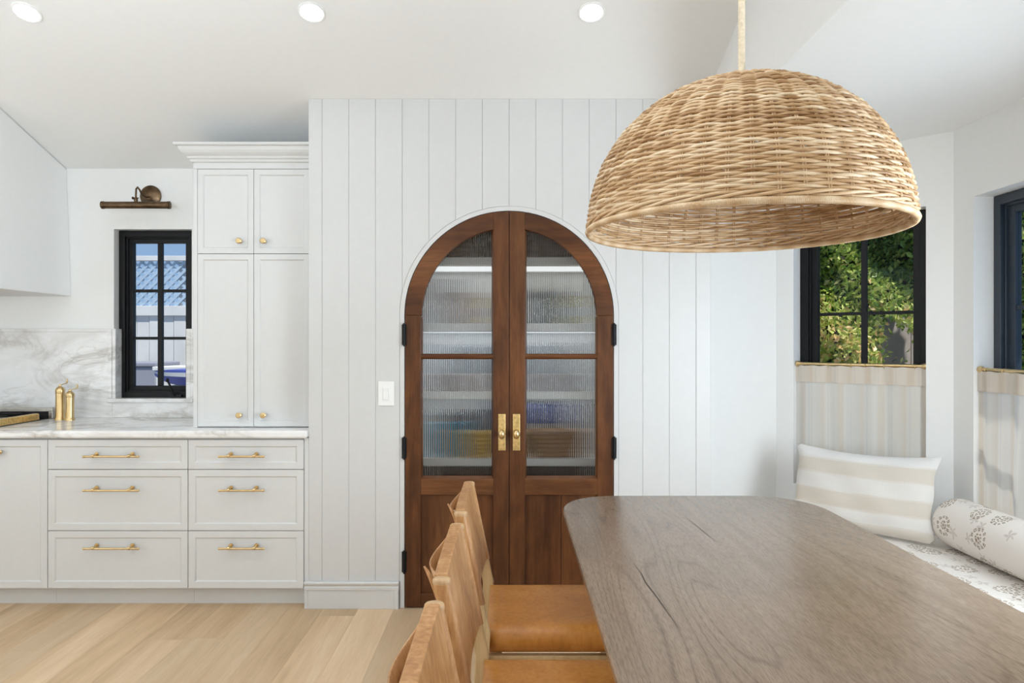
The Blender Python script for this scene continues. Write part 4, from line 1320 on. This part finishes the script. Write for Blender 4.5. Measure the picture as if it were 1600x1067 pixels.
# ------------------------------------------------------------------ outdoors
bx(-14, 14, 4.6, 16, -.4, -.25).build('ground', M['ground'])['kind'] = 'structure'
# white boundary fence with a lattice top, seen through the kitchen window
YFc = 8.6
fx = thing('garden_fence', (-4.2, YFc, -.25), 'white board fence with a diamond lattice top beyond the small window', 'fence')
x = -5.6; k = 0
while x < -2.4:
    bx(x + .004, x + .146, YFc + (k % 2) * .006, YFc + .022 + (k % 2) * .006, -.25, 1.70).build('fence_board', M['white_wood'], fx, bevel=.003)
    x += .15; k += 1
bx(-5.6, -2.4, YFc - .03, YFc + .05, 1.70, 1.82).build('fence_rail', M['white_wood'], fx, bevel=.004)
bx(-5.6, -2.4, YFc - .03, YFc + .05, 2.37, 2.43).build('fence_rail', M['white_wood'], fx, bevel=.004)
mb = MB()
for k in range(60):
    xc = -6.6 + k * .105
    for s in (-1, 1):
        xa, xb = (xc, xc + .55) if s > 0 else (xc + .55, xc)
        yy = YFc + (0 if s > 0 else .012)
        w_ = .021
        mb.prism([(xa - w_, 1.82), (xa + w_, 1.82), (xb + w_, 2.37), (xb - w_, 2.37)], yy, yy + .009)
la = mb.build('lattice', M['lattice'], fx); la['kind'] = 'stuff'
for x in (-5.55, -4.0, -2.5):
    bx(x - .05, x + .05, YFc + .03, YFc + .13, -.25, 2.36).build('fence_post', M['white_wood'], fx, bevel=.004)
r = thing('storage_box', (-4.1, 7.6, -.25), 'grey storage box standing before the white fence', 'box')
bx(-4.45, -3.72, 7.4, 7.9, -.25, 1.12).build('body', M['grey'], r, bevel=.01); bx(-4.47, -3.70, 7.38, 7.92, 1.12, 1.165).build('lid', M['grey'], r, bevel=.01)
r = thing('garden_stand', (-2.95, 7.0, -.25), 'white stand behind the blue and white hull outside the small window', 'stand')
bx(-3.44, -2.5, 6.85, 7.25, -.25, 1.10).build('body', M['white_wood'], r, bevel=.006); bx(-3.46, -2.47, 6.82, 7.28, 1.10, 1.14).build('top', M['white_wood'], r, bevel=.006)
r = thing('small_boat', (-2.8, 6.35, -.25), 'blue and white boat hull stored outside the small window', 'boat')
def hull(prof, nm_, mat, parent):
    mb = MB(); m_ = len(prof)
    xs = [-3.19, -3.12, -3.0, -2.8, -2.4, -2.0, -1.8]
    ws = [.02, .10, .19, .26, .28, .24, .15]
    for xx, ww in zip(xs, ws):
        k_ = min(1, .25 + ww / .3)
        for (p_, z_) in prof: mb.v.append((xx, 6.35 + p_ * ww / .28, 1.115 - (1.115 - z_) * k_))
    for i in range(len(xs) - 1):
        for j in range(m_):
            j2 = (j + 1) % m_
            mb.f.append((i * m_ + j, i * m_ + j2, (i + 1) * m_ + j2, (i + 1) * m_ + j))
    mb.f.append(tuple(range(m_))); mb.f.append(tuple((len(xs) - 1) * m_ + j for j in reversed(range(m_))))
    return mb.build(nm_, mat, parent, smooth=.6)
hull([(-.28, 1.075), (-.2, 1.0), (0, .975), (.2, 1.0), (.28, 1.075)], 'hull', M['blue'], r)
hull([(-.285, 1.0755), (-.285, 1.112), (.285, 1.112), (.285, 1.0755)], 'white_band', M['white_wood'], r)
hull([(-.28, 1.1125), (-.28, 1.135), (.28, 1.135), (.28, 1.1125)], 'blue_rail', M['blue'], r)
for xx in (-3.0, -2.2): bx(xx - .03, xx + .03, 6.25, 6.45, -.25, .99).build('trestle', M['white_wood'], r, bevel=.004)

# hedge beyond the bay
hg = thing('garden_hedge', (2.9, 6.2, -.25), 'sunlit leafy green hedge outside the bay windows', 'hedge')
rn = random.Random(11)
mb = MB(); tones = []
def hedge_depth(x, z):
    return .22 * math.sin(2.3 * x + 1.1 * z) + .18 * math.sin(4.7 * z - 1.7 * x + 1) + .10 * math.sin(9 * x + 7 * z)
P0, P1 = Vector((1.2, 6.3, 0)), Vector((7.0, 4.9, 0))
dr = (P1 - P0).normalized(); nn_ = Vector((dr.y, -dr.x, 0))
if nn_.y > 0: nn_ = -nn_
HL = (P1 - P0).length
n_leaf = 0
while n_leaf < 62000:
    s = rn.random() * HL; z = .3 + rn.random() * 2.9
    base = P0 + dr * s
    pxx = base.x / base.y
    if pxx < .30 or pxx > 1.25: continue
    # a bare patch low down shows the garden wall
    if .525 < pxx < .605 and z < 1.48 + .12 * math.sin(40 * pxx) and rn.random() < .96: n_leaf += 1; continue
    n_leaf += 1
    dpt = hedge_depth(s, z) + abs(rn.gauss(0, .13)) - .1
    c = base + nn_ * (-dpt) + Vector((0, 0, z))
    L_ = rn.uniform(.020, .040); wd = L_ * rn.uniform(.42, .6)
    up = Vector((rn.gauss(0, .6), rn.gauss(0, .6), rn.gauss(.3, .6))) + nn_ * .5
    up.normalize()
    t_ = up.cross(Vector((rn.gauss(0, 1), rn.gauss(0, 1), rn.gauss(0, 1)))).normalized()
    n2 = up.cross(t_)
    b0 = len(mb.v)
    for q in (c - up * L_, c + t_ * wd + n2 * wd * .35, c + up * L_, c - t_ * wd + n2 * wd * .35): mb.v.append(tuple(q))
    mb.f += [(b0, b0 + 1, b0 + 2), (b0, b0 + 2, b0 + 3)]
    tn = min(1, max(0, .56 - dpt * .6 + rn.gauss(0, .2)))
    tones += [tn] * 4
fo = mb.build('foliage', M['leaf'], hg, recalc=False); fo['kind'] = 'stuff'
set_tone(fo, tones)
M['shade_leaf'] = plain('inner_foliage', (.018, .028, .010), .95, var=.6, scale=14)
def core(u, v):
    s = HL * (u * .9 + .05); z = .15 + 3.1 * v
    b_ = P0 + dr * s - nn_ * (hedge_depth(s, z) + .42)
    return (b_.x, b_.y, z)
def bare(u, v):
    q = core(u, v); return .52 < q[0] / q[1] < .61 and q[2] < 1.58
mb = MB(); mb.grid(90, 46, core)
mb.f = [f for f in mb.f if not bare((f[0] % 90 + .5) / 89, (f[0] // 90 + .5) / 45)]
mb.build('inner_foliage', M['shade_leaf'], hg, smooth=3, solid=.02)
mb = MB()
for k in range(26):
    s = HL * (k + .5) / 26
    b_ = P0 + dr * s - nn_ * .35
    if .49 < b_.x / b_.y < .64: continue
    mb.tube([b_ + Vector((0, 0, -.25)), b_ + Vector((rn.uniform(-.1, .1), rn.uniform(-.05, .05), .8)), b_ + Vector((rn.uniform(-.25, .25), .1, 2.0)), b_ + Vector((rn.uniform(-.3, .3), .1, 3.4))], [.03, .025, .018, .008], 6)
mb.build('branches', M['bark'], hg, smooth=2)
gw = thing('garden_wall', (4, 7, -.25), 'grey panelled garden wall low behind the hedge', 'wall')
Q0 = P0 - nn_ * .98; ang = math.atan2(dr.y, dr.x)
gw.location = (Q0.x, Q0.y, -.25); gw.rotation_euler = (0, 0, ang)
for k in range(8):
    bx(-.4 + k * .95, -.4 + k * .95 + .947, 0, .06, 0, 2.05).build('wall_panel', M['stucco'], gw, local=True, bevel=.006)
bx(-.4, 7.2, -.03, .09, 2.05, 2.12).build('coping', M['stucco'], gw, local=True, bevel=.006)
